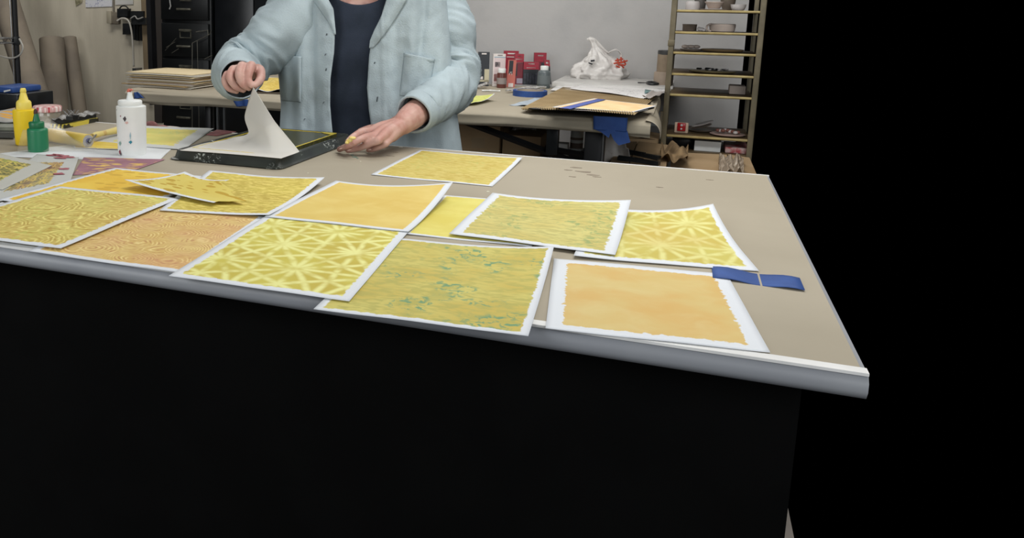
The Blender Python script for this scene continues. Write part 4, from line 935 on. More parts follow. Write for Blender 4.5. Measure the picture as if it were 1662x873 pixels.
sheet('teal_card', [(1047, 145.5), (1062, 147.5), (1047, 151.5), (1046, 151)], M('teal_card', (110, 140, 140), .7), .021, 'small teal card on the drawing sheet', 'card', nu=4, nv=4)
sheet('paper_scrap', [(914, 139), (925, 140), (903, 157), (893, 156)], paper_w, .004, 'white paper strip left of the ridged cardboard', 'paper', nu=8, nv=8)
sheet('grey_paper', [(1058, 149), (1082, 151), (1062, 160), (1042, 158)], M('greyish_paper', (172, 164, 158), .8), .022, 'crinkled grey paper at the right corner of the back table', 'paper', wav=.012, lifts=(.01, 0, 0, .0))
# low white box behind, plastic bag, canister, scissors
wbx = MB().prism([at(895, 137, .905), at(1088, 140, .905), atY(1090, 128, 4.55) * 1.0, atY(905, 124, 4.55)], (0, 0, .02))
zt2 = .925
A0 = at(896, 133, zt2); A1 = at(1093, 139, zt2); 
o = MB().box(((A0.x + A1.x) / 2, (A0.y + 4.92) / 2, .9125), (A1.x - A0.x, 4.92 - A0.y, .024), bev=.002).build('white_board', M('white_laminate', (208, 206, 202), .5), smooth=False); tag(o, 'white board lying along the wall at the rear of the back table', 'board')
bc = at(972, 127, zt2); kb = ppm(bc)
def bag(a, b_):
    th = 2 * math.pi * a
    v = 128 - 67 * b_; prof_r = interp([(0, 39), (.12, 43), (.3, 37), (.45, 26), (.58, 14), (.75, 7), (.88, 5), (.96, 7), (1, 2)], b_)
    du = interp([(0, 0), (.3, 3), (.5, 0), (.7, -7), (.85, -12), (1, -18)], b_)
    r = prof_r * (1 + .35 * noise.noise(Vector((math.cos(th) * 2.0, math.sin(th) * 2.0, b_ * 4.4))) + .2 * noise.noise(Vector((math.cos(th) * 5, math.sin(th) * 5, b_ * 9))))
    z = zat(bc, v)
    return Vector((bc.x, bc.y + .0, z)) + XR * ((du + r * math.cos(th)) / kb) + FHV * (r * .7 * math.sin(th) / kb)
t = thing('plastic_bag', bc, 'crumpled white plastic bag with red characters on the white board', 'bag')
MB().grid(bag, 90, 60).build('bag_body', plastic_bag, t, smooth=True, thick=.0006)
hp_ = [at(960, 100, zt2)]
def loop(us, name='handle'):
    P_ = [Vector((bc.x, bc.y, zat(bc, v))) + XR * ((u - 972) / kb) for u, v in us]
    MB().tube(P_, .010, 12, rings=6, flat=.35, fn=lambda t, a: 1 + .3 * math.sin(a * 2 + t * 9)).build(name, plastic_bag, t, smooth=True)
loop([(962, 86), (958, 72), (952, 63), (961, 66), (974, 78), (984, 86)])
loop([(984, 86), (996, 80), (1004, 86), (1006, 96)])
rmk = M('red_characters', (206, 84, 62), .5)
mb = MB()
def seg(u0, v0, u1, v1, wp=1.3):
    def Pp(u, v):
        z = zat(bc, v); return Vector((bc.x, bc.y, z)) + XR * ((u - 972) / kb) - FHV * (.7 * math.sqrt(max(.02, 1 - ((u - 972) / 46) ** 2)) * 34 / kb + .004)
    mb.tube([Pp(u0, v0), Pp(u1, v1)], wp / kb, 6)
for s_ in ((990, 97, 1003, 94), (993, 93, 996, 102), (999, 91, 1001, 101), (988, 101, 1005, 99), (996, 103, 1008, 104), (999, 100, 1012, 97), (1001, 104, 1006, 108), (1005, 96, 1009, 103), (992, 105, 999, 108)): seg(*s_)
mb.build('red_lettering', rmk, t)
mb = MB(); seg(951, 98, 957, 97, 1.4); seg(948, 101, 954, 103, 1); mb.build('dark_print', blk_t, t)
P = at(1077, 134, zt2); cn = thing('canister', P, 'tan cylinder with a dark lid standing on a wide round tin by the wall shelves', 'canister')
mb = MB(); lathe_px(mb, 1076, 137, [(None, 15), (136, 15), (118, 15), (116.5, 14)], zt2 - .0); mb.build('wide_tin', M('tan_tin', (158, 142, 126), .6, (146, 130, 114), 14), cn, sharp=50)
mb = MB(); lathe_px(mb, 1077.5, 137, [(117, 13), (88, 13)], zt2); mb.build('tan_cylinder', M('tan_cork', (142, 126, 106), .7, (128, 112, 94), 20), cn, sharp=50)
mb = MB(); lathe_px(mb, 1078, 137, [(88.5, 13.5), (85, 13.8), (82, 13.5), (81.5, 11)], zt2); mb.build('lid', M('dark_grey_lid', (64, 64, 64), .4), cn, sharp=50)
P = at(1050, 134.5, zt2); sc_ = thing('scissors', P, 'black scissors lying on the white board beside the round tin', 'scissors')
MB().tube([at(1036, 134, zt2 + .006), at(1050, 134.5, zt2 + .008)], [.008, .005], 8, flat=.4).build('blade', black_p, sc_)
MB().tube([at(1050, 134, zt2 + .008), at(1058, 133, zt2 + .012), at(1068, 136, zt2 + .008), at(1056, 136.5, zt2 + .006), at(1050, 134.5, zt2 + .008)], .006, 8, rings=4).build('handle', black_p, sc_)

# ------------------------------------------------------------------ under and beside the back table
def carton(px_l, px_r, vtop, vbot, Y, dep, label, z0=0, z1=None, lab=None, mt_=card, rot=0):
    a = atY(px_l, vtop, Y); b_ = atY(px_r, vtop, Y); zt = (a.z + b_.z) / 2 if z1 is None else z1
    wd = b_.x - a.x; c_ = Vector(((a.x + b_.x) / 2, Y + dep / 2, z0))
    t = thing('cardboard_box', c_, label, 'box', 'cardboard boxes around the back table')
    h_ = zt - z0; th = .006
    mb = MB()
    mb.box((c_.x, Y + th / 2, z0 + h_ / 2), (wd, th, h_)); mb.box((c_.x, Y + dep - th / 2, z0 + h_ / 2), (wd, th, h_)); mb.box((c_.x - wd / 2 + th / 2, c_.y, z0 + h_ / 2), (th, dep - 2 * th, h_)); mb.box((c_.x + wd / 2 - th / 2, c_.y, z0 + h_ / 2), (th, dep - 2 * th, h_)); mb.box((c_.x, c_.y, z0 + th), (wd - 2 * th, dep - 2 * th, th))
    mb.build('box_walls', mt_, t)
    MB().prism([(c_.x - wd / 2, Y, zt), (c_.x + wd / 2, Y, zt), (c_.x + wd / 2, Y + dep * .49, zt + .004), (c_.x - wd / 2, Y + dep * .49, zt + .004)], (0, 0, .004)).build('flap', mt_, t)
    MB().prism([(c_.x - wd / 2, Y + dep * .5, zt + .004), (c_.x + wd / 2, Y + dep * .5, zt + .004), (c_.x + wd / 2, Y + dep, zt), (c_.x - wd / 2, Y + dep, zt)], (0, 0, .004)).build('flap', mt_, t)
    if lab:
        l, r, tp, bt_ = lab; q = [atY(l, tp, Y - .0012), atY(r, tp, Y - .0012), atY(r, bt_, Y - .0012), atY(l, bt_, Y - .0012)]
        MB().prism(q, (0, .001, 0)).build('parcel_label', M('worn_label', (160, 138, 108), .7), t)
    return t, zt
carton(735, 812, 205, 250, 3.60, .5, 'brown cardboard box under the back table, nearest the jacket', z0=0, lab=(765, 786, 224, 240))
carton(816, 878, 222, 262, 3.62, .4, 'brown cardboard box under the back table beneath the white bag')
# crumpled white bag on that box
c2_ = at(852, 222, .6); pb = atY(850, 214, 3.75)
o = MB().grid(lambda a, b_: pb + XR * ((-.10 + .2 * a) * (1 - .3 * b_)) + Vector((0, .06 * math.sin(a * 3.1) + .03 * noise.noise(Vector((a * 6, b_ * 6, 0))), -.045 + .09 * b_ * math.sin(math.pi * (a * .8 + .1)) + .03 * noise.noise(Vector((a * 7, b_ * 5, 3))))), 50, 40).build('plastic_bag', plastic_bag, thick=.001, smooth=True); tag(o, 'crumpled white plastic bag under the back table on a box', 'bag')
o = MB().tube([atY(765, 198, 3.7), atY(790, 203, 3.7), atY(818, 210, 3.7), atY(828, 214, 3.7)], [.02, .03, .03, .015], 16, rings=8, flat=.6, fn=lambda t, a: 1 + .6 * noise.noise(Vector((t * 14, math.cos(a), math.sin(a))))).build('crumpled_kraft_paper', M('kraft_crumple', (140, 116, 84), .9, (110, 90, 64), 30), sharp=20); tag(o, 'crumpled brown packing paper on the box nearest the jacket', 'paper')
# white canister and black crate seen between the legs
P = atY(935, 244, 3.75); t = thing('plastic_jar', (P.x, P.y, P.z - .30), 'white jar seen between the black legs under the back table', 'jar')
k = ppm(P); zb = P.z
MB().lathe([(9.3 / k, 0), (10 / k, .004), (10 / k, (244 - 211) / k), (9 / k, (244 - 210) / k)], (P.x, P.y, zb), 30).build('jar_body', white_p, t)
MB().lathe([(10.2 / k, 18 / k), (10.2 / k, 22 / k)], (P.x, P.y, zb), 30, cap0=False, cap1=False).lathe([(10.2 / k, 4 / k), (10.2 / k, 13 / k)], (P.x, P.y, zb), 30, cap0=False, cap1=False).build('label_band', M('grey_brown_band', (130, 112, 100), .6), t)
o = MB().box((P.x, P.y + .02, (zb) / 2 - .002), (.22, .2, zb - .004), bev=.004).build('storage_crate', black_p); tag(o, 'black crate on the floor under the white jar', 'crate')
o = MB().box((atY(908, 240, 3.5).x, 3.5, atY(908, 240, 3.5).z), (.06, .05, .05), bev=.003).build('small_white_box', white_p)
tag(o, 'small pale box by the table brace', 'box'); bpy.data.objects.remove(o)
P = atY(909, 247, 3.45); o = MB().box((P.x, P.y, P.z / 2 + .02), (.065, .06, P.z + .04), bev=.003).build('pale_carton', M('pale_grey_carton', (186, 184, 180), .7)); tag(o, 'narrow pale grey carton beside the table brace', 'box')
# white bag right of leg
pb = atY(994, 232, 3.55)
o = MB().grid(lambda a, b_: pb + XR * ((-.07 + .15 * a) * (1.1 - .75 * b_)) + Vector((0, .08 * math.sin(a * 3.1), -.09 + .17 * b_ + .03 * noise.noise(Vector((a * 5, b_ * 5, 7))))), 40, 40).build('plastic_bag', plastic_bag, thick=.001, smooth=True); tag(o, 'white plastic bag bunched below the torn blue tape', 'bag')
# big low boxes at the right
def flatbox(x0, x1, y0, y1, z, label, mt_=card, seam=.5):
    t = thing('cardboard_box', ((x0 + x1) / 2, (y0 + y1) / 2, 0), label, 'box', 'cardboard boxes around the back table')
    MB().box(((x0 + x1) / 2, (y0 + y1) / 2, (z - .006) / 2), (x1 - x0, y1 - y0, z - .006)).build('box_body', mt_, t)
    xm = x0 + (x1 - x0) * seam
    MB().prism([(x0, y0, z - .006), (xm - .003, y0, z), (xm - .003, y1, z), (x0, y1, z - .006)], (0, 0, .004)).build('flap', mt_, t)
    MB().prism([(xm + .003, y0, z + .002), (x1, y0, z - .006), (x1, y1, z - .006), (xm + .003, y1, z + .002)], (0, 0, .004)).build('flap', mt_, t)
card2 = M('light_cardboard', (172, 146, 112), .8, (160, 134, 100), 4)
flatbox(-.25, -.085, 4.14, 4.36, .70, 'brown cardboard box at the rear, against the shelf legs', card)
flatbox(-.25, -.035, 3.42, 4.08, .685, 'pale cardboard box right of the table leg, under the black trunking pieces', card2, .35)
flatbox(-.02, .31, 3.34, 4.07, .655, 'pale cardboard box beneath the shelf at the far right', card2, .72)
for (a0_, a1_, lb) in (((1012, 248), (1070, 259), 'upper of two black plastic trunking pieces on the pale box'), ((1004, 259), (1070, 268), 'lower of two black plastic trunking pieces on the pale box')):
    p0 = at(*a0_, .69); p1 = at(*a1_, .69); d = (p1 - p0).normalized(); s_ = Vector((-d.y, d.x, 0)) * .013
    o = MB().prism([p0 - s_, p1 - s_, p1 + s_, p0 + s_], (0, 0, .014)).prism([p0 - s_ * .5 + Vector((0, 0, .014)), p0.lerp(p1, .6) - s_ * .5 + Vector((0, 0, .014)), p0.lerp(p1, .6) + s_ * .5 + Vector((0, 0, .014)), p0 + s_ * .5 + Vector((0, 0, .014))], (0, 0, .004)).build('black_bar', black_p); tag(o, lb, 'bar', 'black bars on the pale box')
P = at(1088, 252, .63)
o = MB().grid(lambda a, b_: at(1072 + 44 * a, 244 + 20 * (1 - b_), .685) + Vector((0, 0, .022 + .05 * noise.noise(Vector((a * 3, b_ * 3, 2))) + .02 * math.sin(a * 9 + b_ * 4))), 30, 24).build('crumpled_kraft_paper', M('kraft_crumple'), thick=.001, sharp=20); tag(o, 'crumpled brown paper on the pale boxes under the shelf', 'paper')
o = MB().grid(lambda a, b_: at(1166 + 40 * a, 262 + 24 * (1 - b_), .658) + Vector((0, 0, .02 + .04 * noise.noise(Vector((a * 4, b_ * 4, 12))) + .012 * math.sin(a * 17 + b_ * 14))), 36, 30).build('plastic_wrap', M('clear_brownish_wrap', (190, 176, 158), .25, (150, 134, 116), 40, alpha=.7), thick=.0006, smooth=True); tag(o, 'crinkled clear plastic wrap on the rightmost box', 'plastic')
o = MB().prism([Vector((q.x, 4.16, q.z)) for q in (atY(1128, 228, 4.16), atY(1171, 231, 4.16))] + [Vector((atY(1169, 242, 4.16).x, 4.16, .6545)), Vector((atY(1127, 236, 4.16).x, 4.16, .6545))], (0, .25, 0)).build('white_box', white_p); tag(o, 'small white cardboard box under the lowest shelf', 'box')
o = MB().box((.025, 4.34, .676), (.10, .16, .042), bev=.01).build('dark_bundle', black_p); tag(o, 'dark bundle left of the small white box, under the lowest shelf', 'bundle')
o = MB().box((.26, 4.25, .669), (.10, .2, .028), bev=.004).build('red_packet', M('red_packet', (176, 70, 76), .5, (206, 180, 176), 40)); tag(o, 'red and white packet at the far right below the lowest shelf', 'packet')
o = MB().prism([atY(1072, 181, 4.5), atY(1078, 181, 4.5), atY(1078, 238, 4.5), atY(1070, 238, 4.5)], (0, .03, 0)).build('wooden_post', M('pale_timber', (176, 160, 132), .7)); tag(o, 'short pale timber post left of the shelf leg', 'post')
o = MB().prism([atY(1052, 182, 4.92), atY(1071, 182, 4.92), atY(1071, 205, 4.92), atY(1050, 205, 4.92)], (0, .02, 0)).build('white_notice', paper_w); tag(o, 'white sheet on the wall behind the right corner of the back table', 'paper')

# ------------------------------------------------------------------ pottery shelves
YF, YB = 4.12, 4.52
sx0 = atY(1090, 120, YF).x; sx1 = sx0 + .36
su = thing('shelving_unit', ((sx0 + sx1) / 2, (YF + YB) / 2, 0), 'olive metal shelving unit with dark boards full of unglazed pottery', 'shelves')
rows = [15.8, 51, 84, 118.6, 152.4, 219]
zs = [atY(1097, v, YF).z for v in rows]
ztop_ = zs[0] + .35
for (x, y) in ((sx0 - .012, YF), (sx0 - .012, YB), (sx1, YF), (sx1, YB)):
    MB().box((x, y, ztop_ / 2), (.024 if y == YF else .02, .03, ztop_), bev=.003).build('post', olive, su)
MB().tube([(sx0 - .012, YF + .01, atY(1095, 68, YF).z - .01), (sx0 - .012, YB, atY(1095, 68, YF).z + .0)], .007, 8).build('side_brace', olive, su)
MB().box((sx0 - .012, YF - .003, atY(1095, 70, YF).z), (.03, .03, .03), bev=.004).build('joint_sleeve', olive, su)
MB().box(((sx0 + sx1) / 2, (YF + YB) / 2, .648), (sx1 - sx0, YB - YF, .012)).build('shelf_board', wood_dark, su)
for z in zs:
    b_ = MB().box(((sx0 + sx1) / 2, (YF + YB) / 2, z - .006), (sx1 - sx0, YB - YF, .010), bev=.001).build('shelf_board', wood_dark, su)
    MB().box(((sx0 + sx1) / 2, YF - .004, z - .004), (sx1 - sx0, .008, .010), bev=.001).build('shelf_lip', brass, b_)
zs = [z + .001 for z in zs]
def pot(u, vb_, prof, zi, mt_, name, label, cat, Y=4.26, handle=None, hollow=True):
    z = zs[zi]; a_ = atY(u, vb_, Y); P = Vector((a_.x, Y, z)); k = ppm(P)
    t = thing(name, P, label, cat) if handle else None
    pr = [(r / k, h_ / k) for h_, r in prof]
    if hollow:
        wall = 1.2 / k; inner = [(max(.002, r - wall), h_) for r, h_ in pr[::-1] if h_ > wall * 1.4] + [(.001, wall * 1.4)]
        pr2 = pr + inner
        mb = MB().lathe(pr2, P, 36, cap1=True)
    else: mb = MB().lathe(pr, P, 36)
    o = mb.build(name if not handle else 'bowl', mt_, t, sharp=50)
    if handle: handle(t, P, k)
    else: tag(o, label, cat)
    return o
white_g = M('white_glaze', (206, 202, 200), .35, (192, 186, 184), 10)
pot(1124, 10, [(0, 9), (.5, 10.5), (6, 11), (12, 10.5), (14, 9)], 0, white_g, 'ceramic_jar', 'round white ceramic jar at the left of the top visible shelf', 'jar')
pot(1158, 14, [(0, 12), (1, 20), (2, 20.5)], 0, clay, 'saucer', 'pale saucer beneath the flared bowl on the top visible shelf', 'saucer', hollow=False, Y=4.24)
zs[0] += .008
pot(1159, 12, [(0, 8), (.5, 9), (8, 13), (10, 15), (11, 14.8)], 0, clay, 'ceramic_bowl', 'flared pale bowl standing on a saucer, top visible shelf', 'bowl', Y=4.24)
zs[0] -= .008
pot(1136, 10, [(0, 8), (14, 9), (20, 9)], 0, M('dark_grey_glaze', (96, 92, 88), .5), 'ceramic_cup', 'dark grey cup behind the round jar and flared bowl', 'cup', Y=4.40)
pot(1181, 10, [(0, 7), (12, 11), (20, 12)], 0, grey_clay, 'ceramic_cup', 'grey-brown cup behind and right of the flared bowl', 'cup', Y=4.38)
pot(1198, 14, [(0, 7), (1, 9), (5, 11), (10, 12)], 0, white_g, 'ceramic_bowl', 'white ribbed bowl at the right end of the top visible shelf', 'bowl', Y=4.25)
pot(1119, 47, [(0, 10), (1, 10.5), (9, 11), (10, 11.5), (11, 11)], 1, grey_clay, 'ceramic_pot', 'squat grey-brown pot at the left of the second shelf', 'pot', Y=4.27)
P = atY(1138, 48, 4.24); o = MB().ball((P.x, 4.24, zs[1] + .009), (.016, .012, .009)).ball((P.x + .012, 4.23, zs[1] + .006), (.010, .01, .006)).ball((P.x - .01, 4.24, zs[1] + .014), (.008, .008, .007)).build('clay_figure', white_g, smooth=True); tag(o, 'tiny white clay figure between the squat pot and the wide mug', 'figure')
def hnd(t, P, k):
    c_ = P + XR * (-19 / k) + Vector((0, 0, 6.5 / k)); 
    MB().tube([c_ + XR * (6.5 / k * math.cos(a)) + Vector((0, 0, 5.5 / k * math.sin(a))) for a in [math.radians(x) for x in range(-40, 321, 24)]], 1.6 / k, 10).build('handle', clay, t, smooth=True)
pot(1172, 49, [(0, 16), (1, 18.5), (9, 20), (12, 20), (13, 19)], 1, clay, 'wide_mug', 'wide low pale mug with a ring handle on the second shelf', 'mug', Y=4.24, handle=hnd)
pot(1122, 82, [(0, 12), (1, 17), (3, 17.5)], 2, grey_clay, 'clay_plate', 'brown plate of clay lumps at the left of the third shelf', 'plate', hollow=False)
for k_, (du, r_) in enumerate(((-9, 6), (0, 7), (9, 6))):
    P = atY(1121 + du, 80, 4.24); kk = ppm(P); o = MB().ball((P.x, 4.24 + .01 * k_, zs[2] + .012 + .008), (r_ / kk, r_ / kk, 3 / kk)).build('clay_lump', clay, smooth=True); tag(o, 'rounded pale clay lump on the brown plate, third shelf', 'clay lump', 'clay lumps on the plate')
pot(1172, 85, [(0, 20), (1, 30), (4, 33), (4.4, 32)], 2, M('tan_glaze', (150, 130, 100), .5), 'ceramic_dish', 'wide shallow tan dish on the third shelf', 'dish', hollow=False, Y=4.25)
pot(1156, 119, [(0, 24), (1, 34), (3, 36), (3.4, 35)], 3, M('olive_glaze', (126, 116, 86), .4), 'ceramic_platter', 'broad olive platter of broken pieces on the fourth shelf', 'platter', hollow=False, Y=4.25)
for k_ in range(16):
    a = random.uniform(0, 6.28); r_ = random.uniform(0, 26); P = atY(1156 + r_ * math.cos(a), 116, 4.25); kk = ppm(P)
    o = MB().box((P.x, 4.25 + r_ / kk * .6 * math.sin(a), zs[3] + .014 + .004 * random.random()), (.022, .012, .006), R=Matrix.Rotation(random.uniform(0, 3), 3, 'Z') @ Matrix.Rotation(random.uniform(-.5, .5), 3, 'X'), bev=.001).build('broken_piece', black_p if k_ % 3 else white_g)
    tag(o, ('small dark shard lying on the olive platter' if k_ % 3 else 'small white shard lying on the olive platter'), 'shard', 'dark shards on the platter' if k_ % 3 else 'white shards on the platter')
P = atY(1185, 158, 4.2); o = MB().box((P.x + .03, 4.28, zs[4] + .021), (.07, .10, .04), bev=.004).build('white_tray_box', clay); tag(o, 'pale square clay box at the right of the fifth shelf', 'box')
# bottom shelf: card with red heart-like tin, plates
P = atY(1105, 218, 4.2); kk = ppm(P); t = thing('pendant_card', (P.x, 4.2, zs[5]), 'cream card with a glossy red plaque on the lowest shelf', 'card')
MB().box((P.x, 4.2, zs[5] + 8.5 / kk), (21 / kk, .012, 17 / kk), bev=.004).build('cream_card', M('cream_card', (212, 186, 164), .6), t)
MB().box((P.x, 4.191, zs[5] + 10 / kk), (13 / kk, .012, 13.5 / kk), bev=.004).build('red_plaque', M('glossy_red', (168, 26, 34), .25), t)
o = MB().ball((P.x, 4.184, zs[5] + 13 / kk), (2 / kk, .002, 2 / kk)).ball((P.x, 4.184, zs[5] + 7 / kk), (1.6 / kk, .002, 1.6 / kk)).build('white_dot', white_g, t, smooth=True)
pot(1136, 218, [(0, 10), (1, 17), (3, 19)], 5, grey_clay, 'ceramic_plate', 'grey plate leaning stack base, right of the red plaque', 'plate', hollow=False, Y=4.3)
P = atY(1138, 212, 4.26); kk = ppm(P)
for j, (dz_, ti) in enumerate(((.018, .25), (.030, .35))):
    o = MB().lathe([(6 / kk, 0), (15 / kk, .004), (17 / kk, .008), (16.4 / kk, .009), (.001, .003)], (P.x + .006 * j, 4.28, zs[5] + dz_ + .004), 36, R=Matrix.Rotation(-ti, 3, 'Y')).build('ceramic_plate', white_g if j else grey_clay, sharp=60)
    tag(o, ('white plate tilted on top of the plates right of the red plaque' if j else 'grey plate tilted between two others, right of the red plaque'), 'plate')
pot(1180, 222, [(0, 17), (1, 25), (2.5, 27)], 5, M('pinkish_glaze', (176, 150, 140), .5), 'ceramic_plate', 'pinkish plate holding white lumps at the right of the lowest shelf', 'plate', hollow=False, Y=4.22)
for k_ in range(9):
    P = atY(1165 + 4.5 * k_ * .9, 214, 4.22); kk = ppm(P)
    o = MB().ball((P.x, 4.20 + .03 * random.random(), zs[5] + .017 + .007 * random.random()), (.011, .010, .008)).build('clay_piece', white_g if k_ % 2 else M('rust_clay', (130, 84, 74), .7), smooth=True); tag(o, 'small white clay piece on the pinkish plate' if k_ % 2 else 'small rust-coloured clay piece on the pinkish plate', 'clay piece', 'white clay pieces' if k_ % 2 else 'rust clay pieces')

# ------------------------------------------------------------------ filing cabinets and dark corner (left)
YC = 4.43
def X(u, Y=YC): return atY(u, 60, Y).x
cab = M('black_cabinet', (11, 13, 14), .4, (15, 17, 19), 4)
hl = M('nickel_trim', (120, 118, 106), .35, (96, 94, 84), 30, metal=.6)
x0, x1 = X(262), X(342)
fc = thing('filing_cabinet', ((x0 + x1) / 2, YC + .22, 0), 'tall black filing cabinet with nickel label holders behind the folder stack', 'cabinet')
MB().box(((x0 + x1) / 2, YC + .225, .85), (x1 - x0, .43, 1.70), bev=.004).build('cabinet_body', cab, fc)
vb_rows = [-44, 15, 75, 133, 190]
for i, v in enumerate(vb_rows):
    zc = atY(300, v - 10, YC).z; kk = ppm(atY(300, v, YC)); hh = 56 / kk
    dr = MB().box(((x0 + x1) / 2, YC - .006, zc), (x1 - x0 - .02, .016, hh * .96), bev=.003).build('drawer', cab, fc)
    hx = atY(302, v, YC).x; hz = atY(302, v, YC).z
    MB().box((hx, YC - .028, hz), (26 / kk, .012, 3.2 / kk), bev=.002).box((hx - 11 / kk, YC - .018, hz), (.008, .02, .008)).box((hx + 11 / kk, YC - .018, hz), (.008, .02, .008)).build('handle', hl, dr)
    lz = atY(304, v - 19, YC).z; lx = atY(304, v, YC).x; a_, b_ = 10 / kk, 5 / kk; tt = 1.3 / kk
    mb = MB().box((lx, YC - .018, lz + b_), (2 * a_ + tt, .006, tt)).box((lx, YC - .018, lz - b_), (2 * a_ + tt, .006, tt)).box((lx - a_, YC - .018, lz), (tt, .006, 2 * b_)).box((lx + a_, YC - .018, lz), (tt, .006, 2 * b_)).box((lx, YC - .02, lz + b_ + 2.2 / kk), (22 / kk, .012, 2.6 / kk))
    mb.build('label_holder', hl, dr)
x2, x3 = X(345), X(480)
fc2 = thing('display_panel_cabinet', ((x2 + x3) / 2, YC + .25, 0), 'tall glossy black cupboard with scratched doors behind the person', 'cabinet')
MB().box(((x2 + x3) / 2, YC + .24, .9), (x3 - x2, .42, 1.8), bev=.006).build('cabinet_body', M('scuffed_black', (15, 17, 20), .3, (24, 26, 29), 5), fc2)
for i in range(2):
    xa = x2 + (x3 - x2) * (.01 + .5 * i); MB().box((xa + (x3 - x2) * .24, YC + .022, .9), ((x3 - x2) * .475, .016, 1.76), bev=.004).build('door', M('scuffed_black'), fc2)
fc2.name = 'storage_cupboard'
# wire rack leaning before the cabinet (thin bright wires)
wr_ = thing('wire_rack', (X(325), YC - .05, 0), 'thin bent wire rack standing before the filing cabinet', 'rack')
wm = M('dull_wire', (112, 110, 102), .4, metal=.7)
def wire(pts, r=.0028, par=wr_, mt_=wm, nm='wire', Y=YC - .06): return MB().tube([atY(u, v, Y) for u, v in pts], r, 8).build(nm, mt_, par)
wire([(312, 70), (340, 56), (343, 50)]); wire([(312, 70), (312, 190)]); wire([(320, 66), (323, 190)], .0022); wire([(318, 52), (338, 49)]); wire([(337, 49), (338, 57)])
wire([(270, 77), (284, 68)], .0022); wire([(279, 86), (290, 79)], .0022); wire([(332, 96), (344, 90)], .003); wire([(268, 82), (286, 62)], .0018)
wire([(312, 190), (312, 330)], .0028); wire([(323, 190), (323, 330)], .0022)
o = MB().tube([atY(u, v, YC - .03) for u, v in ((274, -12), (276, 4), (277, 10), (275, 15))], .004, 8).build('hanging_cord', M('grey_cord', (150, 150, 148), .5)); tag(o, 'short pale cord hanging at the top of the filing cabinet', 'cord')
# black upright and door frame strips
p0 = atY(236, 40, 4.45)
o = MB().prism([atY(236, -20, 4.40), atY(243, -20, 4.40), atY(250, 170, 4.40), atY(243, 170, 4.40)], (0, .05, 0)).build('black_upright', black_m); tag(o, 'black upright post at the end of the cream wall, beside the filing cabinet', 'post')
o = MB().prism([atY(245, -20, 4.75), atY(263, -20, 4.75), atY(263, 200, 4.75), atY(251, 200, 4.75)], (0, .04, 0)).build('trim_2', M('dark_brown_panel', (56, 50, 46), .7)); struct(o)
o = MB().prism([atY(228, -20, 4.91), atY(237, -20, 4.91), atY(242, 160, 4.91), atY(235, 160, 4.91)], (0, .03, 0)).build('trim_1', M('tan_wood_trim', (128, 112, 88), .7)); struct(o)
o = MB().prism([atY(270, 40, 4.0)] * 0 or [atY(240, 82, 4.38), atY(245, 82, 4.38), atY(247, 104, 4.38), atY(242, 104, 4.38)], (0, .01, 0)).build('tape_patch', M('beige_tape', (170, 152, 130), .7)); bpy.data.objects.remove(o)

# ------------------------------------------------------------------ cream wall items
YWf = YW - .004
def wallrect(name, px4, mt_, label, cat, d=.002, Y=YWf): return tag(MB().prism([atY(u, v, Y - d) for u, v in px4], (0, d, 0)).build(name, mt_), label, cat)
mt, n, b = newmat('blue_sketch'); tc = n.new('ShaderNodeTexCoord').outputs['Object']
q = n.noise(tc, 16, 2, 1.5); ln = n.m('SUBTRACT', 1.0, n.ramp(n.m('ABSOLUTE', n.m('SUBTRACT', q, .5)), .005, .02))
n.put(b.inputs['Base Color'], n.mix(n.m('MULTIPLY', ln, .7), lin((206, 206, 210)), lin((90, 100, 150))))
wallrect('pinned_drawing', [(138, -30), (182, -30), (182, 10.5), (139, 12)], mt, 'white paper with blue scribbled drawing pinned on the cream wall', 'paper')
wallrect('pinned_paper', [(186, -30), (216, -30), (216, 7), (187, 8)], M('pale_wall_paper', (186, 184, 180), .8), 'plain pale paper pinned right of the blue drawing', 'paper')
wallrect('pinned_scrap', [(121, -10), (134, -10), (133, 4), (123, 10)], M('olive_sketch', (168, 160, 134), .8, (110, 106, 80), 50), 'small olive sketched scrap on the cream wall left of the blue drawing', 'paper')
# outlet box, plugs, power strip
P = atY(181, 28, YWf - .02); kk = ppm(P)
ob = thing('outlet_box', P, 'beige outlet box on the cream wall with black plugs beside it', 'outlet')
MB().box((P.x - 2 / kk, P.y, P.z), (9 / kk, .04, 20 / kk), bev=.003).build('box_side', M('beige_plate', (158, 150, 132), .5), ob)
MB().box((P.x + 8 / kk, P.y + .008, P.z - 1 / kk), (12 / kk, .025, 19 / kk), bev=.003).build('face_plate', M('dark_beige_plate', (112, 104, 92), .5), ob)
MB().tube([(P.x - 1 / kk + 3 / kk, P.y + .012, P.z + 9 / kk), (P.x + 3 / kk, P.y + .012, P.z + .35)], .006, 10).build('conduit', M('conduit', (120, 114, 104), .5), ob)
ps = thing('power_strip', atY(215, 26, YWf - .04), 'black power strip crowded with plugs and adapters on the cream wall', 'power strip')
def pbox(nm, u0, v0, u1, v1, par, mt_=black_p, Y=YWf - .05, d=.04):
    a_ = atY(u0, v0, Y); b_ = atY(u1, v1, Y); return MB().prism([a_, atY(u1, v0, Y), b_, atY(u0, v1, Y)], (0, d, 0)).build(nm, mt_, par)
pbox('strip_body', 190, 18, 233, 29, ps)
pbox('adapter', 190, 14, 207, 27, ps, Y=YWf - .08); pbox('adapter', 213, 29, 236, 40, ps, Y=YWf - .08); pbox('adapter', 199, 38, 211, 56, ps)
MB().tube([atY(u, v, YWf - .05) for u, v in ((194, 14), (198, 10), (204, 10), (209, 15), (212, 18))], .005, 8, rings=4).build('plug_cord', black_p, ps)
MB().tube([atY(u, v, YWf - .09) for u, v in ((212, 30), (219, 26), (223, 31), (232, 28))], .004, 8, rings=4).build('plug_cord', M('pale_twist', (170, 168, 164), .5), ps)
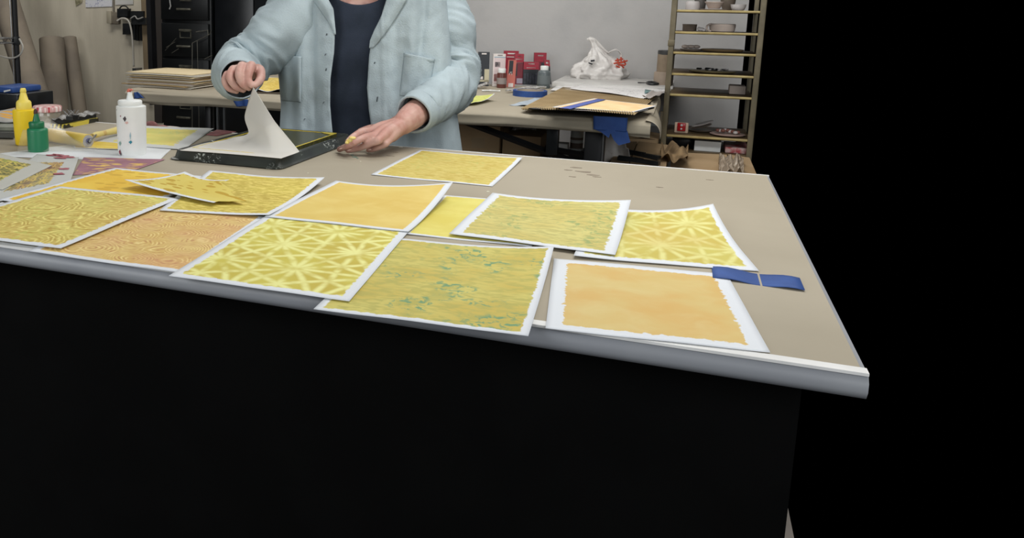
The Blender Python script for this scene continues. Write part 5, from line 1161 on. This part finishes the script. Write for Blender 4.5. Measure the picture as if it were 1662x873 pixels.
hr = thing('tool_rack', atY(222, 50, YWf - .03), 'row of black hanging strips below the power strip', 'rack')
for u0, vb_ in ((200, 55), (206, 55), (216, 65), (221, 66), (227, 66), (232, 65)): pbox('hanging_strip', u0, 38, u0 + 3.4, vb_, hr, Y=YWf - .02, d=.015)
o = MB().tube([atY(u, v, YWf - .1) for u, v in ((190, 34), (197, 30), (205, 31), (210, 37), (213, 48), (215, 65), (216, 85), (217, 108))] , .0065, 10, rings=6).build('power_cable', M('white_cable', (186, 182, 172), .5), smooth=True); tag(o, 'thick white cord looping down from the outlet box', 'cord')
# kraft rolls
def roll_(name, u_t, v_t, u_b, v_b, rpx, Y, Yb, label, mt_=kraft_roll, grp='kraft paper rolls leaning on the cream wall'):
    a_ = atY(u_t, v_t, Y); b_ = atY(u_b, v_b, Yb); k = ppm(a_); d = (b_ - a_).normalized()
    t_ = (a_.z - .012) / -d.z; end = a_ + d * t_
    t = thing(name, (end.x, end.y, 0), label, 'paper roll', grp)
    r = rpx / k; mb = MB().tube([a_, a_.lerp(end, .5), end], r, 40, caps=False)
    mb.tube([a_, end], r * .86, 40, caps=False); 
    mb.build('rolled_paper', mt_, t, smooth=True); MB().tube([a_ + d * .004, end - d * .004], r * .30, 20, caps=False).tube([a_ + d * .006, end - d * .006], r * .85, 30).build('inner_layers', M('roll_inner', (104, 96, 84), .9), t, sharp=50)
    return t
roll_('kraft_paper_roll', 84, 64, 92, 200, 19.5, 4.70, 4.55, 'kraft paper roll with a pale rim, left of the two shorter rolls')
roll_('kraft_paper_roll', 112, 62, 132, 200, 11.5, 4.84, 4.70, 'narrower kraft paper roll right behind the other short roll')
roll_('kraft_paper_roll', 2, -20, 58, 160, 21, 4.55, 4.25, 'tall grey-brown paper roll slanting behind the wire shelf post')
# wire shelving at the far left
YS = 3.05
ws = thing('wire_shelf', (atY(10, 100, YS).x, YS + .2, 0), 'black wire shelving unit at the left edge with a chrome wire shelf', 'shelves')
pt, pb_ = atY(24, -20, YS), atY(32, 175, YS)
MB().tube([(pb_.x, YS, 0), (pb_.x, YS, 1.8)], .0125, 16).build('post', black_m, ws)
MB().tube([(pb_.x - .012, YS - .012, 0), (pb_.x - .012, YS - .012, 1.8)], .003, 8).build('post_rib', steel, ws)
MB().tube([(pb_.x, YS - .45, 0), (pb_.x, YS - .45, 1.8)], .0125, 16).build('post', black_m, ws)
for vv in (62, 172, ):
    z_ = atY(30, vv, YS).z
    mb = MB(); 
    for dz_ in (0, -.022): mb.tube([(pb_.x, YS, z_ + dz_), (pb_.x - .6, YS, z_ + dz_)], .003, 8); mb.tube([(pb_.x, YS, z_ + dz_), (pb_.x, YS - .45, z_ + dz_)], .003, 8)
    for k in range(24): mb.tube([(pb_.x - .025 * k, YS, z_), (pb_.x - .025 * k, YS - .45, z_)], .0016, 6)
    for k in range(14): mb.tube([(pb_.x - .045 * k, YS, z_), (pb_.x - .045 * k - .0225, YS, z_ - .022), (pb_.x - .045 * k - .045, YS, z_)], .0018, 6)
    mb.build('wire_shelf_deck', steel, ws)
    MB().lathe([(.017, -.03), (.019, -.02), (.017, .006)], (pb_.x, YS, z_), 20).build('collar', black_p, ws)
o = MB().tube([atY(u, v, YS - .03) for u, v in ((-6, 88), (8, 93), (22, 94), (33, 88), (37, 77), (34, 68), (31, 63))], .004, 10, rings=6).build('white_cable', M('white_cable'), smooth=True); tag(o, 'white cable looping from the wire shelf at the left edge', 'cable')
z_ = atY(30, 172, YS).z
bx = thing('storage_bin', atY(8, 160, YS + .05), 'black bin with a pale mark on the lower wire shelf, blue bundle on top', 'bin')
P = atY(-10, 150, YS + .02); kk = ppm(P)
MB().box((atY(28, 150, YS - .24).x - .10, YS - .13, z_ + .045), (.2, .22, .083), bev=.005).build('bin_body', black_p, bx)
pbb = MB().prism([atY(6, 147, YS - .243), atY(16, 145, YS - .243), atY(16, 147.5, YS - .243), atY(6, 150, YS - .243)], (0, .003, 0)).build('pale_mark', white_p, bx)
o = MB().box((atY(6, 140, YS - .2).x, YS - .13, z_ + .1), (.13, .18, .026), bev=.008).build('blue_bundle', tape_b); tag(o, 'blue folded bundle on the black bin at the left edge', 'bundle')
